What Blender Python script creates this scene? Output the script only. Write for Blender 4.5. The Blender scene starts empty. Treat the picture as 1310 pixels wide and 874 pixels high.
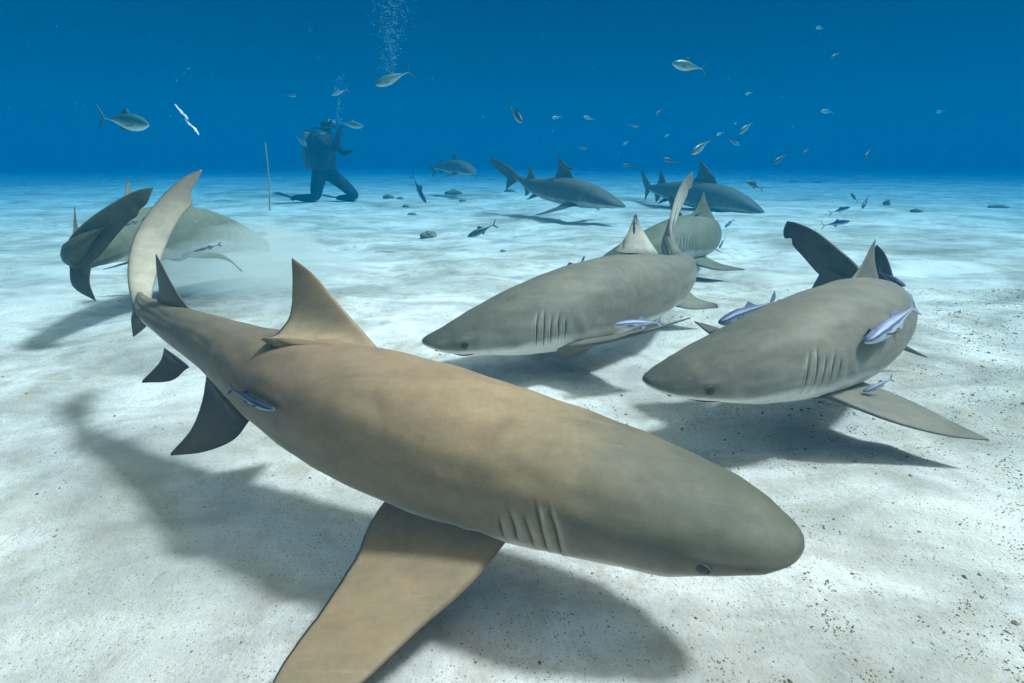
import bpy, bmesh, math, random
import numpy as np
from mathutils import Vector, Matrix, noise

random.seed(7); np.random.seed(7)
SC = bpy.context.scene
COL = SC.collection
R = math.radians

# ------------------------------------------------------------------ camera
W, H = 1310.0, 874.0
FPX = 727.0
CAM_H = 0.85
PITCH = R(17.7)
cam_d = bpy.data.cameras.new('camera')
cam = bpy.data.objects.new('camera', cam_d)
COL.objects.link(cam)
cam_d.sensor_width = 36.0
cam_d.lens = 36.0 * FPX / W
cam_d.clip_start = 0.02
cam_d.clip_end = 600
cam.location = (0, 0, CAM_H)
cam.rotation_euler = (math.pi / 2 - PITCH, 0, 0)
SC.camera = cam

# ------------------------------------------------------------------ world + sun
SUN_EL, SUN_AZ = R(57), R(90)          # azimuth from +Y (away from camera) clockwise towards +X
SUN_STRENGTH = 5.0
WATER_TINT = (0.0, 0.012, 0.125)
WINDOW_TINT = (6.4, 4.0, 2.05)
w = bpy.data.worlds.new('World'); SC.world = w
w.use_nodes = True
nt = w.node_tree
bg = nt.nodes['Background']
sky = nt.nodes.new('ShaderNodeTexSky'); sky.sky_type = 'NISHITA'; sky.sun_disc = False
sky.sun_elevation = SUN_EL; sky.sun_rotation = SUN_AZ
mul = nt.nodes.new('ShaderNodeMix'); mul.data_type = 'RGBA'; mul.blend_type = 'MULTIPLY'
mul.inputs[0].default_value = 1.0
# daylight as it arrives under water: a bright round window overhead, deep blue water towards the sides
wtc = nt.nodes.new('ShaderNodeTexCoord'); wsep = nt.nodes.new('ShaderNodeSeparateXYZ')
nt.links.new(wtc.outputs['Generated'], wsep.inputs[0])
wr = nt.nodes.new('ShaderNodeValToRGB')
wr.color_ramp.elements[0].position = 0.50; wr.color_ramp.elements[0].color = (*WATER_TINT, 1)
wr.color_ramp.elements[1].position = 0.78; wr.color_ramp.elements[1].color = (*WINDOW_TINT, 1)
nt.links.new(wsep.outputs['Z'], wr.inputs[0]); nt.links.new(wr.outputs[0], mul.inputs[7])
nt.links.new(sky.outputs[0], mul.inputs[6]); nt.links.new(mul.outputs[2], bg.inputs['Color'])
bg.inputs['Strength'].default_value = 0.10

sd = bpy.data.lights.new('sun', 'SUN'); sun = bpy.data.objects.new('sun', sd); COL.objects.link(sun)
sd.energy = SUN_STRENGTH; sd.angle = R(6.5); sd.color = (1.0, 0.80, 0.80)
sdir = Vector((math.sin(SUN_AZ) * math.cos(SUN_EL), math.cos(SUN_AZ) * math.cos(SUN_EL), math.sin(SUN_EL)))
sun.rotation_euler = sdir.to_track_quat('Z', 'Y').to_euler()
sun.location = (3, -3, 8)

SC.view_settings.view_transform = 'Standard'
SC.view_settings.look = 'None'
SC.view_settings.gamma = 1
SC.view_settings.exposure = 0.82
SC.cycles.use_denoising = True
SC.cycles.max_bounces = 8
SC.cycles.volume_bounces = 2
SC.cycles.diffuse_bounces = 3
SC.cycles.use_adaptive_sampling = True
SC.cycles.adaptive_threshold = 0.02

HAZE_ON = True
HAZE_DENSITY = 0.188

# ------------------------------------------------------------------ pixel helpers
def at(px, py, depth):
    x = (px - W / 2) / FPX * depth
    u = -(py - H / 2) / FPX * depth
    return Vector((x, depth * math.cos(PITCH) + u * math.sin(PITCH), CAM_H - depth * math.sin(PITCH) + u * math.cos(PITCH)))

def on_ground(px, py, z=0.0):
    a = at(px, py, 1.0); c = Vector((0, 0, CAM_H)); d = a - c
    t = (z - CAM_H) / d.z
    return c + d * t

def crom(pts, n):
    """n points spread evenly by arc length along a smooth curve through pts (any dimension)."""
    P = np.array([list(p) for p in pts], float)
    if len(P) == 2:
        t = np.linspace(0, 1, n)[:, None]
        return P[0] * (1 - t) + P[1] * t
    Q = np.vstack([2 * P[0] - P[1], P, 2 * P[-1] - P[-2]])
    d = np.maximum(np.linalg.norm(np.diff(Q[:, :3], axis=0), axis=1) ** 0.5, 1e-6)
    K = np.concatenate([[0], np.cumsum(d)])
    out = []
    for i in range(1, len(Q) - 2):
        t0, t1, t2, t3 = K[i - 1:i + 3]
        p0, p1, p2, p3 = Q[i - 1:i + 3]
        for t in np.linspace(t1, t2, 40, endpoint=(i == len(Q) - 3)):
            A1 = (t1 - t) / (t1 - t0) * p0 + (t - t0) / (t1 - t0) * p1
            A2 = (t2 - t) / (t2 - t1) * p1 + (t - t1) / (t2 - t1) * p2
            A3 = (t3 - t) / (t3 - t2) * p2 + (t - t2) / (t3 - t2) * p3
            B1 = (t2 - t) / (t2 - t0) * A1 + (t - t0) / (t2 - t0) * A2
            B2 = (t3 - t) / (t3 - t1) * A2 + (t - t1) / (t3 - t1) * A3
            out.append((t2 - t) / (t2 - t1) * B1 + (t - t1) / (t2 - t1) * B2)
    D = np.array(out)
    L = np.concatenate([[0], np.cumsum(np.linalg.norm(np.diff(D, axis=0), axis=1))])
    q = np.linspace(0, L[-1], n)
    return np.stack([np.interp(q, L, D[:, k]) for k in range(D.shape[1])], axis=1)

# ------------------------------------------------------------------ object helpers
def mesh_obj(name, verts, faces, mat, parent=None, attrs=None, smooth=True):
    me = bpy.data.meshes.new(name)
    me.from_pydata([tuple(v) for v in verts], [], faces)
    me.materials.append(mat)
    if smooth:
        me.polygons.foreach_set('use_smooth', [True] * len(me.polygons))
    if attrs:
        for k, vals in attrs.items():
            a = me.attributes.new(k, 'FLOAT', 'POINT')
            a.data.foreach_set('value', np.asarray(vals, dtype=np.float32))
    me.update()
    o = bpy.data.objects.new(name, me); COL.objects.link(o)
    if parent is not None:
        o.parent = parent
    return o

def tag(o, label=None, cat=None, group=None, kind=None):
    if label: o['label'] = label
    if cat: o['category'] = cat
    if group: o['group'] = group
    if kind: o['kind'] = kind
    return o

def empty(name, loc=(0, 0, 0)):
    o = bpy.data.objects.new(name, None); COL.objects.link(o)
    o.empty_display_size = 0.1
    o.location = loc
    return o

def copy_tree(o, parent=None):
    c = o.copy(); COL.objects.link(c); c.parent = parent
    for ch in list(o.children):
        copy_tree(ch, c)
    return c

# ------------------------------------------------------------------ materials
def new_mat(name):
    m = bpy.data.materials.new(name); m.use_nodes = True
    return m, m.node_tree, m.node_tree.nodes['Principled BSDF']

def N(nt, kind, **kw):
    n = nt.nodes.new(kind)
    for k, v in kw.items():
        setattr(n, k, v)
    return n

def ramp(nt, stops, interp='LINEAR'):
    r = nt.nodes.new('ShaderNodeValToRGB'); cr = r.color_ramp; cr.interpolation = interp
    while len(cr.elements) > 1: cr.elements.remove(cr.elements[-1])
    for i, (p, c) in enumerate(stops):
        e = cr.elements[0] if i == 0 else cr.elements.new(p)
        e.position = p
        e.color = (*c, 1) if len(c) == 3 else c
    return r

def mixc(nt, mode, fac, a, b):
    m = nt.nodes.new('ShaderNodeMix'); m.data_type = 'RGBA'; m.blend_type = mode
    for sock, v in ((m.inputs[0], fac), (m.inputs[6], a), (m.inputs[7], b)):
        if isinstance(v, bpy.types.NodeSocket): nt.links.new(v, sock)
        elif isinstance(v, (int, float)): sock.default_value = v
        else: sock.default_value = (*v, 1)
    return m.outputs[2]

def noise_tex(nt, scale, detail=4, rough=0.55, vec=None, dist=0.0):
    n = nt.nodes.new('ShaderNodeTexNoise')
    n.inputs['Scale'].default_value = scale; n.inputs['Detail'].default_value = detail
    n.inputs['Roughness'].default_value = rough; n.inputs['Distortion'].default_value = dist
    if vec is not None: nt.links.new(vec, n.inputs['Vector'])
    return n

def shark_skin(name, tones, flank, belly, sheen=0.60):
    m, nt, p = new_mat(name)
    geo = N(nt, 'ShaderNodeTexCoord')
    ob = geo.outputs['Object']
    aB = N(nt, 'ShaderNodeAttribute', attribute_name='back')
    aS = N(nt, 'ShaderNodeAttribute', attribute_name='along')
    aG = N(nt, 'ShaderNodeAttribute', attribute_name='groove')
    aP = N(nt, 'ShaderNodeAttribute', attribute_name='pale')
    nz = noise_tex(nt, 3.5, 5, 0.6, ob)
    ms = N(nt, 'ShaderNodeMath', operation='MULTIPLY_ADD'); ms.inputs[1].default_value = 0.16
    sub = N(nt, 'ShaderNodeMath', operation='SUBTRACT'); sub.inputs[1].default_value = 0.08
    nt.links.new(nz.outputs['Fac'], ms.inputs[0]); nt.links.new(aS.outputs['Fac'], ms.inputs[2]); nt.links.new(ms.outputs[0], sub.inputs[0])
    rt = ramp(nt, tones); nt.links.new(sub.outputs[0], rt.inputs[0])
    r1 = ramp(nt, [(0.35, (0.88, 0.89, 0.90)), (0.68, (1.12, 1.09, 1.05))])
    nt.links.new(nz.outputs['Fac'], r1.inputs[0])
    c1 = mixc(nt, 'MULTIPLY', 1.0, rt.outputs[0], r1.outputs[0])
    # wobble the counter-shading line
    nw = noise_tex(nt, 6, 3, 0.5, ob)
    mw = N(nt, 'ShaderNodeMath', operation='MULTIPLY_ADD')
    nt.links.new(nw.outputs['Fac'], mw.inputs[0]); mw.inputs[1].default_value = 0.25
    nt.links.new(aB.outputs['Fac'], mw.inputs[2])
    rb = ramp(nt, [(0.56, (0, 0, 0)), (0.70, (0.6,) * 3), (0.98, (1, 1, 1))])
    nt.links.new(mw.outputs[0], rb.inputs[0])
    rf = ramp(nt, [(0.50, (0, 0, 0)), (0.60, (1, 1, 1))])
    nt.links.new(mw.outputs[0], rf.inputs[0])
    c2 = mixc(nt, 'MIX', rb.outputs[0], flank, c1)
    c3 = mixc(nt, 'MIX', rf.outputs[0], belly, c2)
    c3 = mixc(nt, 'MIX', aP.outputs['Fac'], c3, (belly[0] * 0.74, belly[1] * 0.72, belly[2] * 0.62))  # on fins this tint paints in lit brightness; on the body, pale gill ridges
    # fine mottling, long scratches
    n2 = noise_tex(nt, 45, 4, 0.7, ob)
    r2 = ramp(nt, [(0.3, (0.90,) * 3), (0.7, (1.07,) * 3)])
    nt.links.new(n2.outputs['Fac'], r2.inputs[0])
    c4 = mixc(nt, 'MULTIPLY', 1.0, c3, r2.outputs[0])
    n3 = noise_tex(nt, 11, 6, 0.65, ob, 0.6)
    r3 = ramp(nt, [(0.28, (0.84,) * 3), (0.5, (1.0,) * 3), (0.8, (1.10,) * 3)])
    nt.links.new(n3.outputs['Fac'], r3.inputs[0])
    c5 = mixc(nt, 'MULTIPLY', 1.0, c4, r3.outputs[0])
    mp = N(nt, 'ShaderNodeMapping'); mp.inputs['Scale'].default_value = (2.0, 9, 9); mp.inputs['Rotation'].default_value = (0, 0, -0.35)
    nt.links.new(ob, mp.inputs['Vector'])
    n4 = noise_tex(nt, 2.2, 5, 0.6, mp.outputs[0], 0.4)
    r4 = ramp(nt, [(0.30, (0.86, 0.87, 0.86)), (0.5, (1.0,) * 3), (0.72, (1.12, 1.09, 1.05))])
    nt.links.new(n4.outputs['Fac'], r4.inputs[0])
    c5 = mixc(nt, 'MULTIPLY', 1.0, c5, r4.outputs[0])
    # sparse dark pores
    vo = N(nt, 'ShaderNodeTexVoronoi'); vo.inputs['Scale'].default_value = 60
    nt.links.new(ob, vo.inputs['Vector'])
    rv = ramp(nt, [(0.05, (0.72,) * 3), (0.16, (1.0,) * 3)])
    nt.links.new(vo.outputs['Distance'], rv.inputs[0])
    c6 = mixc(nt, 'MULTIPLY', 0.5, c5, rv.outputs[0])
    mp5 = N(nt, 'ShaderNodeMapping'); mp5.inputs['Scale'].default_value = (5, 70, 40); mp5.inputs['Rotation'].default_value = (0.3, 0, -0.5)
    nt.links.new(ob, mp5.inputs['Vector'])
    n5 = noise_tex(nt, 1.3, 2, 0.5, mp5.outputs[0], 0.8)
    r5 = ramp(nt, [(0.66, (0, 0, 0)), (0.74, (0.11,) * 3)]); nt.links.new(n5.outputs['Fac'], r5.inputs[0])
    b5 = N(nt, 'ShaderNodeRGBToBW'); nt.links.new(r5.outputs[0], b5.inputs[0])
    c6 = mixc(nt, 'MIX', b5.outputs[0], c6, tuple(x * 1.1 for x in flank))
    dark = tuple(x * 0.16 for x in flank)
    c7 = mixc(nt, 'MIX', aG.outputs['Fac'], c6, dark)
    nt.links.new(c7, p.inputs['Base Color'])
    p.inputs['Roughness'].default_value = sheen
    p.inputs['Specular IOR Level'].default_value = 0.22
    bump = N(nt, 'ShaderNodeBump'); bump.inputs['Strength'].default_value = 0.10; bump.inputs['Distance'].default_value = 0.004
    nb = noise_tex(nt, 160, 3, 0.6, ob)
    mb = N(nt, 'ShaderNodeMath', operation='MULTIPLY_ADD')
    nt.links.new(n3.outputs['Fac'], mb.inputs[0]); mb.inputs[1].default_value = 1.6
    nt.links.new(nb.outputs['Fac'], mb.inputs[2])
    nt.links.new(mb.outputs[0], bump.inputs['Height'])
    nt.links.new(bump.outputs[0], p.inputs['Normal'])
    return m

def plain(name, col, rough=0.6, spec=0.3, var=0.15, scale=30, metallic=0.0, bumpy=0.0):
    m, nt, p = new_mat(name)
    tc = N(nt, 'ShaderNodeTexCoord')
    nz = noise_tex(nt, scale, 4, 0.6, tc.outputs['Object'])
    r1 = ramp(nt, [(0.3, tuple(c * (1 - var) for c in col)), (0.7, tuple(min(1, c * (1 + var)) for c in col))])
    nt.links.new(nz.outputs['Fac'], r1.inputs[0])
    nt.links.new(r1.outputs[0], p.inputs['Base Color'])
    p.inputs['Roughness'].default_value = rough; p.inputs['Metallic'].default_value = metallic
    p.inputs['Specular IOR Level'].default_value = spec
    if bumpy:
        b = N(nt, 'ShaderNodeBump'); b.inputs['Strength'].default_value = bumpy; b.inputs['Distance'].default_value = 0.02
        nt.links.new(nz.outputs['Fac'], b.inputs['Height']); nt.links.new(b.outputs[0], p.inputs['Normal'])
    return m

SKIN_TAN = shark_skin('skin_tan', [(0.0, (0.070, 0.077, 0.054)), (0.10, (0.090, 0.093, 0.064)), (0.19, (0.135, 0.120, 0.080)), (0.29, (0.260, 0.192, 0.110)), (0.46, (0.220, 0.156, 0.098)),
                                   (0.60, (0.165, 0.132, 0.090)), (0.75, (0.120, 0.112, 0.080)), (0.92, (0.13, 0.125, 0.09))], (0.37, 0.31, 0.235), (0.64, 0.60, 0.54))  # flank tone lightened below the midline: strobe fill put into the skin colour
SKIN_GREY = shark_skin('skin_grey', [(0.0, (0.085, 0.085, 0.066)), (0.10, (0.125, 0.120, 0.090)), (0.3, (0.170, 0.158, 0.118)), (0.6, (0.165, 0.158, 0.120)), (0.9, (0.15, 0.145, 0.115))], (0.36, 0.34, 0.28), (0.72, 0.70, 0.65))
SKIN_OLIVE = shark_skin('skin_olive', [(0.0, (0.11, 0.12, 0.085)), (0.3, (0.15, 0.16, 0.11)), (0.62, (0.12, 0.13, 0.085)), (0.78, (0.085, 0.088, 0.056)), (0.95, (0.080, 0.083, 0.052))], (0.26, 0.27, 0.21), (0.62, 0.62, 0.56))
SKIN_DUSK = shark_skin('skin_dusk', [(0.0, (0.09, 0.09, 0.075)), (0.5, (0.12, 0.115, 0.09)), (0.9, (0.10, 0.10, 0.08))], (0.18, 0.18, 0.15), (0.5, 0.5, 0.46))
FIN_DARK = shark_skin('skin_dark_fin', [(0.0, (0.105, 0.088, 0.070)), (0.9, (0.110, 0.095, 0.074))], (0.10, 0.09, 0.075), (0.14, 0.13, 0.11))
EYE = plain('eye_dark', (0.035, 0.035, 0.028), 0.3, 0.4)
MOUTH = plain('mouth_dark', (0.05, 0.045, 0.04), 0.7)

# ------------------------------------------------------------------ seabed
def sand_height(x, y):
    p = Vector((x, y, 0))
    h = 0.035 * noise.noise(p * 0.55 + Vector((3, 7, 0))) + 0.034 * noise.noise(p * 1.4 + Vector((9, 1, 4)))
    h += 0.016 * noise.noise(p * 3.3 + Vector((2, 8, 1)))
    h += 0.008 * noise.noise(p * 8.0) + 0.0045 * noise.noise(p * 19.0)
    h += 0.0035 * noise.noise(Vector((x * 1.8 + 1.2 * noise.noise(p * .8), y * 5.0 + x * 1.2, 2.0)))
    d = math.hypot(x, y)
    h += 0.12 * noise.noise(p * 0.12) * min(1, d / 12)
    return h

def build_sand():
    def axis(a0, a1, n, k):
        t = np.linspace(-1, 1, n)
        return np.sinh(t * k) / math.sinh(k)
    xs = np.sinh(np.linspace(-1, 1, 620) * 5.4) / math.sinh(5.4) * 130
    t = np.linspace(0, 1, 620)
    ys = -6 + (np.sinh((t * 1.12 - 0.12) * 4.6) - math.sinh(-0.12 * 4.6)) / (math.sinh(4.6) - math.sinh(-0.12 * 4.6)) * 136
    verts = [(x, y, sand_height(x, y)) for y in ys for x in xs]
    nx, ny = len(xs), len(ys)
    faces = [(j * nx + i, j * nx + i + 1, (j + 1) * nx + i + 1, (j + 1) * nx + i) for j in range(ny - 1) for i in range(nx - 1)]
    m, nt, p = new_mat('sand')
    tc = N(nt, 'ShaderNodeTexCoord'); ob = tc.outputs['Object']
    big = noise_tex(nt, 0.62, 6, 0.62, ob, 0.9)
    r1 = ramp(nt, [(0.32, (0.36, 0.355, 0.31)), (0.46, (0.64, 0.62, 0.575)), (0.60, (0.82, 0.79, 0.76))])
    nt.links.new(big.outputs['Fac'], r1.inputs[0])
    mp = N(nt, 'ShaderNodeMapping'); mp.inputs['Scale'].default_value = (1.0, 1.6, 1); mp.inputs['Rotation'].default_value = (0, 0, 0.2)
    nt.links.new(ob, mp.inputs['Vector'])
    st = noise_tex(nt, 1.6, 6, 0.62, mp.outputs[0], 0.6)
    r2 = ramp(nt, [(0.36, (0.36, 0.37, 0.36)), (0.56, (1, 1, 1))])
    nt.links.new(st.outputs['Fac'], r2.inputs[0])
    c1 = mixc(nt, 'MULTIPLY', 0.62, r1.outputs[0], r2.outputs[0])
    # brown-green film, in clumps
    md = noise_tex(nt, 9, 7, 0.72, ob, 0.3)
    r3 = ramp(nt, [(0.47, (0, 0, 0)), (0.68, (0.75,) * 3)])
    nt.links.new(md.outputs['Fac'], r3.inputs[0])
    reg = noise_tex(nt, 0.9, 4, 0.6, ob, 0.8)
    r4 = ramp(nt, [(0.40, (0.12,) * 3), (0.56, (1, 1, 1))]); nt.links.new(reg.outputs['Fac'], r4.inputs[0])
    film = mixc(nt, 'MULTIPLY', 1.0, r3.outputs[0], r4.outputs[0])
    bw = N(nt, 'ShaderNodeRGBToBW'); nt.links.new(film, bw.inputs[0])
    c2 = mixc(nt, 'MIX', bw.outputs[0], c1, (0.32, 0.265, 0.165))
    # dark grains
    def grains(c, scale, lo, hi, col, seed):
        v = N(nt, 'ShaderNodeTexVoronoi'); v.inputs['Scale'].default_value = scale
        nt.links.new(ob, v.inputs['Vector'])
        rr = ramp(nt, [(lo, (1, 1, 1)), (hi, (0, 0, 0))]); nt.links.new(v.outputs['Distance'], rr.inputs[0])
        gt = N(nt, 'ShaderNodeMath', operation='GREATER_THAN'); gt.inputs[1].default_value = seed
        sp = N(nt, 'ShaderNodeSeparateColor'); nt.links.new(v.outputs['Color'], sp.inputs[0])
        nt.links.new(sp.outputs[0], gt.inputs[0])
        mk = N(nt, 'ShaderNodeMath', operation='MULTIPLY'); nt.links.new(gt.outputs[0], mk.inputs[0]); nt.links.new(rr.outputs[0], mk.inputs[1])
        return mixc(nt, 'MIX', mk.outputs[0], c, col), mk.outputs[0]
    c3, g1 = grains(c2, 150, 0.22, 0.40, (0.34, 0.30, 0.22), 0.84)
    c4, g2 = grains(c3, 330, 0.25, 0.45, (0.42, 0.38, 0.29), 0.70)
    c5, g3 = grains(c4, 75, 0.10, 0.18, (0.24, 0.20, 0.13), 0.90)
    nt.links.new(c5, p.inputs['Base Color'])
    p.inputs['Roughness'].default_value = 0.95; p.inputs['Specular IOR Level'].default_value = 0.05
    fine = noise_tex(nt, 60, 6, 0.75, ob)
    b = N(nt, 'ShaderNodeBump'); b.inputs['Strength'].default_value = 0.7; b.inputs['Distance'].default_value = 0.014
    ad = N(nt, 'ShaderNodeMath', operation='MULTIPLY_ADD'); nt.links.new(md.outputs['Fac'], ad.inputs[0]); ad.inputs[1].default_value = 1.5
    nt.links.new(fine.outputs['Fac'], ad.inputs[2]); nt.links.new(ad.outputs[0], b.inputs['Height'])
    nt.links.new(b.outputs[0], p.inputs['Normal'])
    return tag(mesh_obj('sand', verts, faces, m), kind='structure')
build_sand()

# ------------------------------------------------------------------ the water itself: an even blue volume
def build_haze():
    m = bpy.data.materials.new('water_volume'); m.use_nodes = True
    nt = m.node_tree; nt.nodes.remove(nt.nodes['Principled BSDF'])
    pv = N(nt, 'ShaderNodeVolumePrincipled')
    pv.inputs['Color'].default_value = (0.0, 0.053, 0.098, 1)
    pv.inputs['Absorption Color'].default_value = (0.06, 0.40, 0.62, 1)
    pv.inputs['Density'].default_value = HAZE_DENSITY
    pv.inputs['Anisotropy'].default_value = 0.0
    nt.links.new(pv.outputs[0], nt.nodes['Material Output'].inputs['Volume'])
    a, z0, z1 = 140, -1.3, 4.4
    v = [(-a, -a, z0), (a, -a, z0), (a, a, z0), (-a, a, z0), (-a, -a, z1), (a, -a, z1), (a, a, z1), (-a, a, z1)]
    f = [(3, 2, 1, 0), (4, 5, 6, 7), (0, 1, 5, 4), (1, 2, 6, 5), (2, 3, 7, 6), (3, 0, 4, 7)]
    return tag(mesh_obj('haze', v, f, m, smooth=False), kind='stuff')
if HAZE_ON: build_haze()

# ------------------------------------------------------------------ fins
def fin_geo(LE, TE, th=0.02, nu=28, nv=14, flare=1.0, back=1.0, along=0.5, tipdark=0.0, pale=0.0, wear=1.0, bulge=None):
    """A closed foil lofted between a leading and a trailing edge (world points, root first)."""
    A, B = crom(LE, nu), crom(TE, nu)
    if nu >= 28 and wear:
        sd_ = float(A[0][0] * 7.3 + A[0][1] * 3.1)
        for i in range(2, nu - 2):
            k = 0.020 * noise.noise(Vector((i * .9, sd_, 0))) + 0.030 * max(0, noise.noise(Vector((i * .45, sd_, 5))) - .25)
            B[i] = B[i] + (A[i] - B[i]) * k * wear * .45
    verts, faces, bk, al, gr = [], [], [], [], []; pl = []
    us = np.linspace(0, 1, nu); vs = np.linspace(0, 1, nv)
    P = A[:, None, :] * (1 - vs)[None, :, None] + B[:, None, :] * vs[None, :, None]
    if bulge is not None:
        P = P + np.array(bulge)[None, None, :] * (np.sin(us * math.pi)[:, None, None] * np.sin(vs * math.pi * 0.5 + 0.5)[None, :, None])
    du = np.gradient(P, axis=0); dv = np.gradient(P, axis=1)
    Nn = np.cross(du, dv); L = np.linalg.norm(Nn, axis=2, keepdims=True)
    Nm = Nn.mean(axis=(0, 1)); Nm /= max(np.linalg.norm(Nm), 1e-9)
    Nn = np.where(L > 1e-7, Nn / np.maximum(L, 1e-9), Nm)
    Nn = np.where((Nn @ Nm)[..., None] < 0.1, Nm, Nn)
    prof = (2.2 * np.sqrt(vs + 1e-9) * (1 - vs) ** 0.85)
    prof[0] = 0; prof[-1] = 0
    root = (1 - us * 0.88) + flare * 1.6 * np.exp(-us / 0.07)
    T = th * root[:, None] * prof[None, :] * 0.5
    up = P + Nn * T[..., None]; dn = P - Nn * T[..., None]
    idx = {}
    for side, Q in ((0, up), (1, dn)):
        for i in range(nu):
            for j in range(nv):
                if side == 1 and j in (0, nv - 1):
                    idx[1, i, j] = idx[0, i, j]; continue
                idx[side, i, j] = len(verts)
                verts.append(Q[i, j]); bk.append(back if side == 0 or back != 'two' else 0.0)
                pl.append(pale * smooth(0.02, 0.22, us[i]) * (1 - .75 * smooth(.45, .95, us[i])) * (1 - smooth(0.75, 1.0, us[i]) * .6) * (1 - .75 * math.exp(-vs[j] / 0.16)) * (1 - .5 * math.exp(-(1 - vs[j]) / 0.05)))
                al.append(along); gr.append(tipdark * (max(0, us[i] - 0.55) / 0.45) ** 1.5 + tipdark * 0.8 * max(0, 1 - vs[j] / 0.08) * 0.6 + tipdark * 0.5 * max(0, (vs[j] - 0.93) / 0.07))
    for side in (0, 1):
        for i in range(nu - 1):
            for j in range(nv - 1):
                f = (idx[side, i, j], idx[side, i + 1, j], idx[side, i + 1, j + 1], idx[side, i, j + 1])
                f = f if side == 0 else f[::-1]
                f = tuple(dict.fromkeys(f))
                if len(f) > 2: faces.append(f)
    # close the tip and the root
    for i in (0, nu - 1):
        ring = [idx[0, i, j] for j in range(nv)] + [idx[1, i, j] for j in range(nv - 2, 0, -1)]
        faces.append(tuple(ring if i == 0 else ring[::-1]))
    return verts, faces, bk, al, gr, pl

def merge(geos):
    V, F, rest = [], [], [[], [], [], []]
    for g in geos:
        o = len(V); V += list(g[0]); F += [tuple(i + o for i in q) for q in g[1]]
        for k in range(4): rest[k] += list(g[2 + k])
    return (V, F, *rest)

def geo_obj(name, geo, mat, parent, origin):
    v, f, b, a, g = geo[:5]
    at_ = {'back': b, 'along': a, 'groove': np.clip(g, 0, 1)}
    if len(geo) > 5: at_['pale'] = geo[5]
    return mesh_obj(name, [tuple(np.array(p) - origin) for p in v], f, mat, parent, at_)

# ------------------------------------------------------------------ sharks
PROF = np.array([  # s, half width, top, bottom  (fractions of total length)
    (0.000, 0.0015, 0.001, 0.001), (0.003, 0.0110, 0.0042, 0.0038), (0.010, 0.0215, 0.0085, 0.0065), (0.03, 0.0368, 0.0165, 0.0115),
    (0.06, 0.0492, 0.0270, 0.0180), (0.10, 0.0590, 0.0375, 0.0270), (0.15, 0.0660, 0.0490, 0.0390), (0.20, 0.0695, 0.0585, 0.0480),
    (0.26, 0.0730, 0.0670, 0.0550), (0.33, 0.0745, 0.0735, 0.0610), (0.40, 0.0725, 0.0735, 0.0620), (0.48, 0.0650, 0.0665, 0.0580),
    (0.56, 0.0535, 0.0550, 0.0500), (0.63, 0.0415, 0.0435, 0.0405), (0.70, 0.0310, 0.0330, 0.0305), (0.76, 0.0225, 0.0245, 0.0220),
    (0.80, 0.0170, 0.0190, 0.0165), (0.84, 0.0080, 0.0115, 0.0095), (0.88, 0.0038, 0.0065, 0.0055), (0.92, 0.0020, 0.0045, 0.0035), (1.0, 0.0006, 0.0010, 0.0008)])

class Spine:
    def __init__(self, pts, roll=((0, 0), (1, 0)), n=400, girth=None, warp=((0, 0), (1, 1))):
        self.P = crom(pts, n)
        self.warp = np.array(warp, float)      # (fraction of the spine, station on the fish)
        self.n = n
        self.L = float(np.sum(np.linalg.norm(np.diff(self.P, axis=0), axis=1)))
        self.arc = self.L
        if girth: self.L = girth               # the length its cross-sections are scaled by
        T = np.gradient(self.P, axis=0); T /= np.linalg.norm(T, axis=1, keepdims=True)
        Z = np.array([0, 0, 1.0])
        U = Z - (T @ Z)[:, None] * T; U /= np.linalg.norm(U, axis=1, keepdims=True)
        F = -T
        Rt = np.cross(F, U)
        ss = np.linspace(0, 1, n)
        ss = np.interp(ss, self.warp[:, 0], self.warp[:, 1])
        rr = np.radians(np.interp(ss, [a for a, _ in roll], [b for _, b in roll]))
        self.U = np.cos(rr)[:, None] * U + np.sin(rr)[:, None] * Rt
        self.R = np.cos(rr)[:, None] * Rt - np.sin(rr)[:, None] * U
        self.T = T
    def fr(self, s):
        s = float(np.interp(s, self.warp[:, 1], self.warp[:, 0]))
        x = max(0, min(1, s)) * (self.n - 1); i = min(int(x), self.n - 2); f = x - i
        g = lambda A: A[i] * (1 - f) + A[i + 1] * f
        T, U, Rr = g(self.T), g(self.U), g(self.R)
        return g(self.P), T / np.linalg.norm(T), U / np.linalg.norm(U), Rr / np.linalg.norm(Rr)
    def pt(self, s, r, u):
        """point at s, offset r to the shark's right and u upward, in fractions of length"""
        P, T, U, Rr = self.fr(s)
        return P + self.L * (r * Rr + u * U)

def prof(s, fat=1.0):
    return [np.interp(s, PROF[:, 0], PROF[:, k]) * (fat if s > 0.05 else 1) for k in (1, 2, 3)]

def smooth(a, b, x):
    t = min(1, max(0, (x - a) / (b - a))); return t * t * (3 - 2 * t)

def surf(sp, s, ang, fat=1.0, push=0.0):
    """point on the body skin. ang 0 = shark's right, 90 = top, -90 = belly, 180 = left (degrees)"""
    w_, t_, b_ = prof(s, fat)
    c, d = math.cos(R(ang)), math.sin(R(ang))
    p = 2.0 / 2.25
    x = math.copysign(abs(c) ** p, c) * w_
    z = math.copysign(abs(d) ** p, d) * (t_ if d > 0 else b_)
    return sp.pt(s, x * (1 + push), z * (1 + push))

def tube_(pts, r, n=8):
    P = crom(pts, 12); V = []
    T = np.gradient(P, axis=0); T /= np.linalg.norm(T, axis=1, keepdims=True)
    for i in range(12):
        a = np.cross(T[i], [0.3, 0.2, 1.0]); a /= np.linalg.norm(a); b = np.cross(T[i], a)
        k = math.sin(math.pi * (i + .4) / 11.8)
        for j in range(n): V.append(P[i] + r * k * (math.cos(2 * math.pi * j / n) * a + math.sin(2 * math.pi * j / n) * b))
    return V, [(i * n + j, i * n + (j + 1) % n, (i + 1) * n + (j + 1) % n, (i + 1) * n + j) for i in range(11) for j in range(n)]

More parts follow.
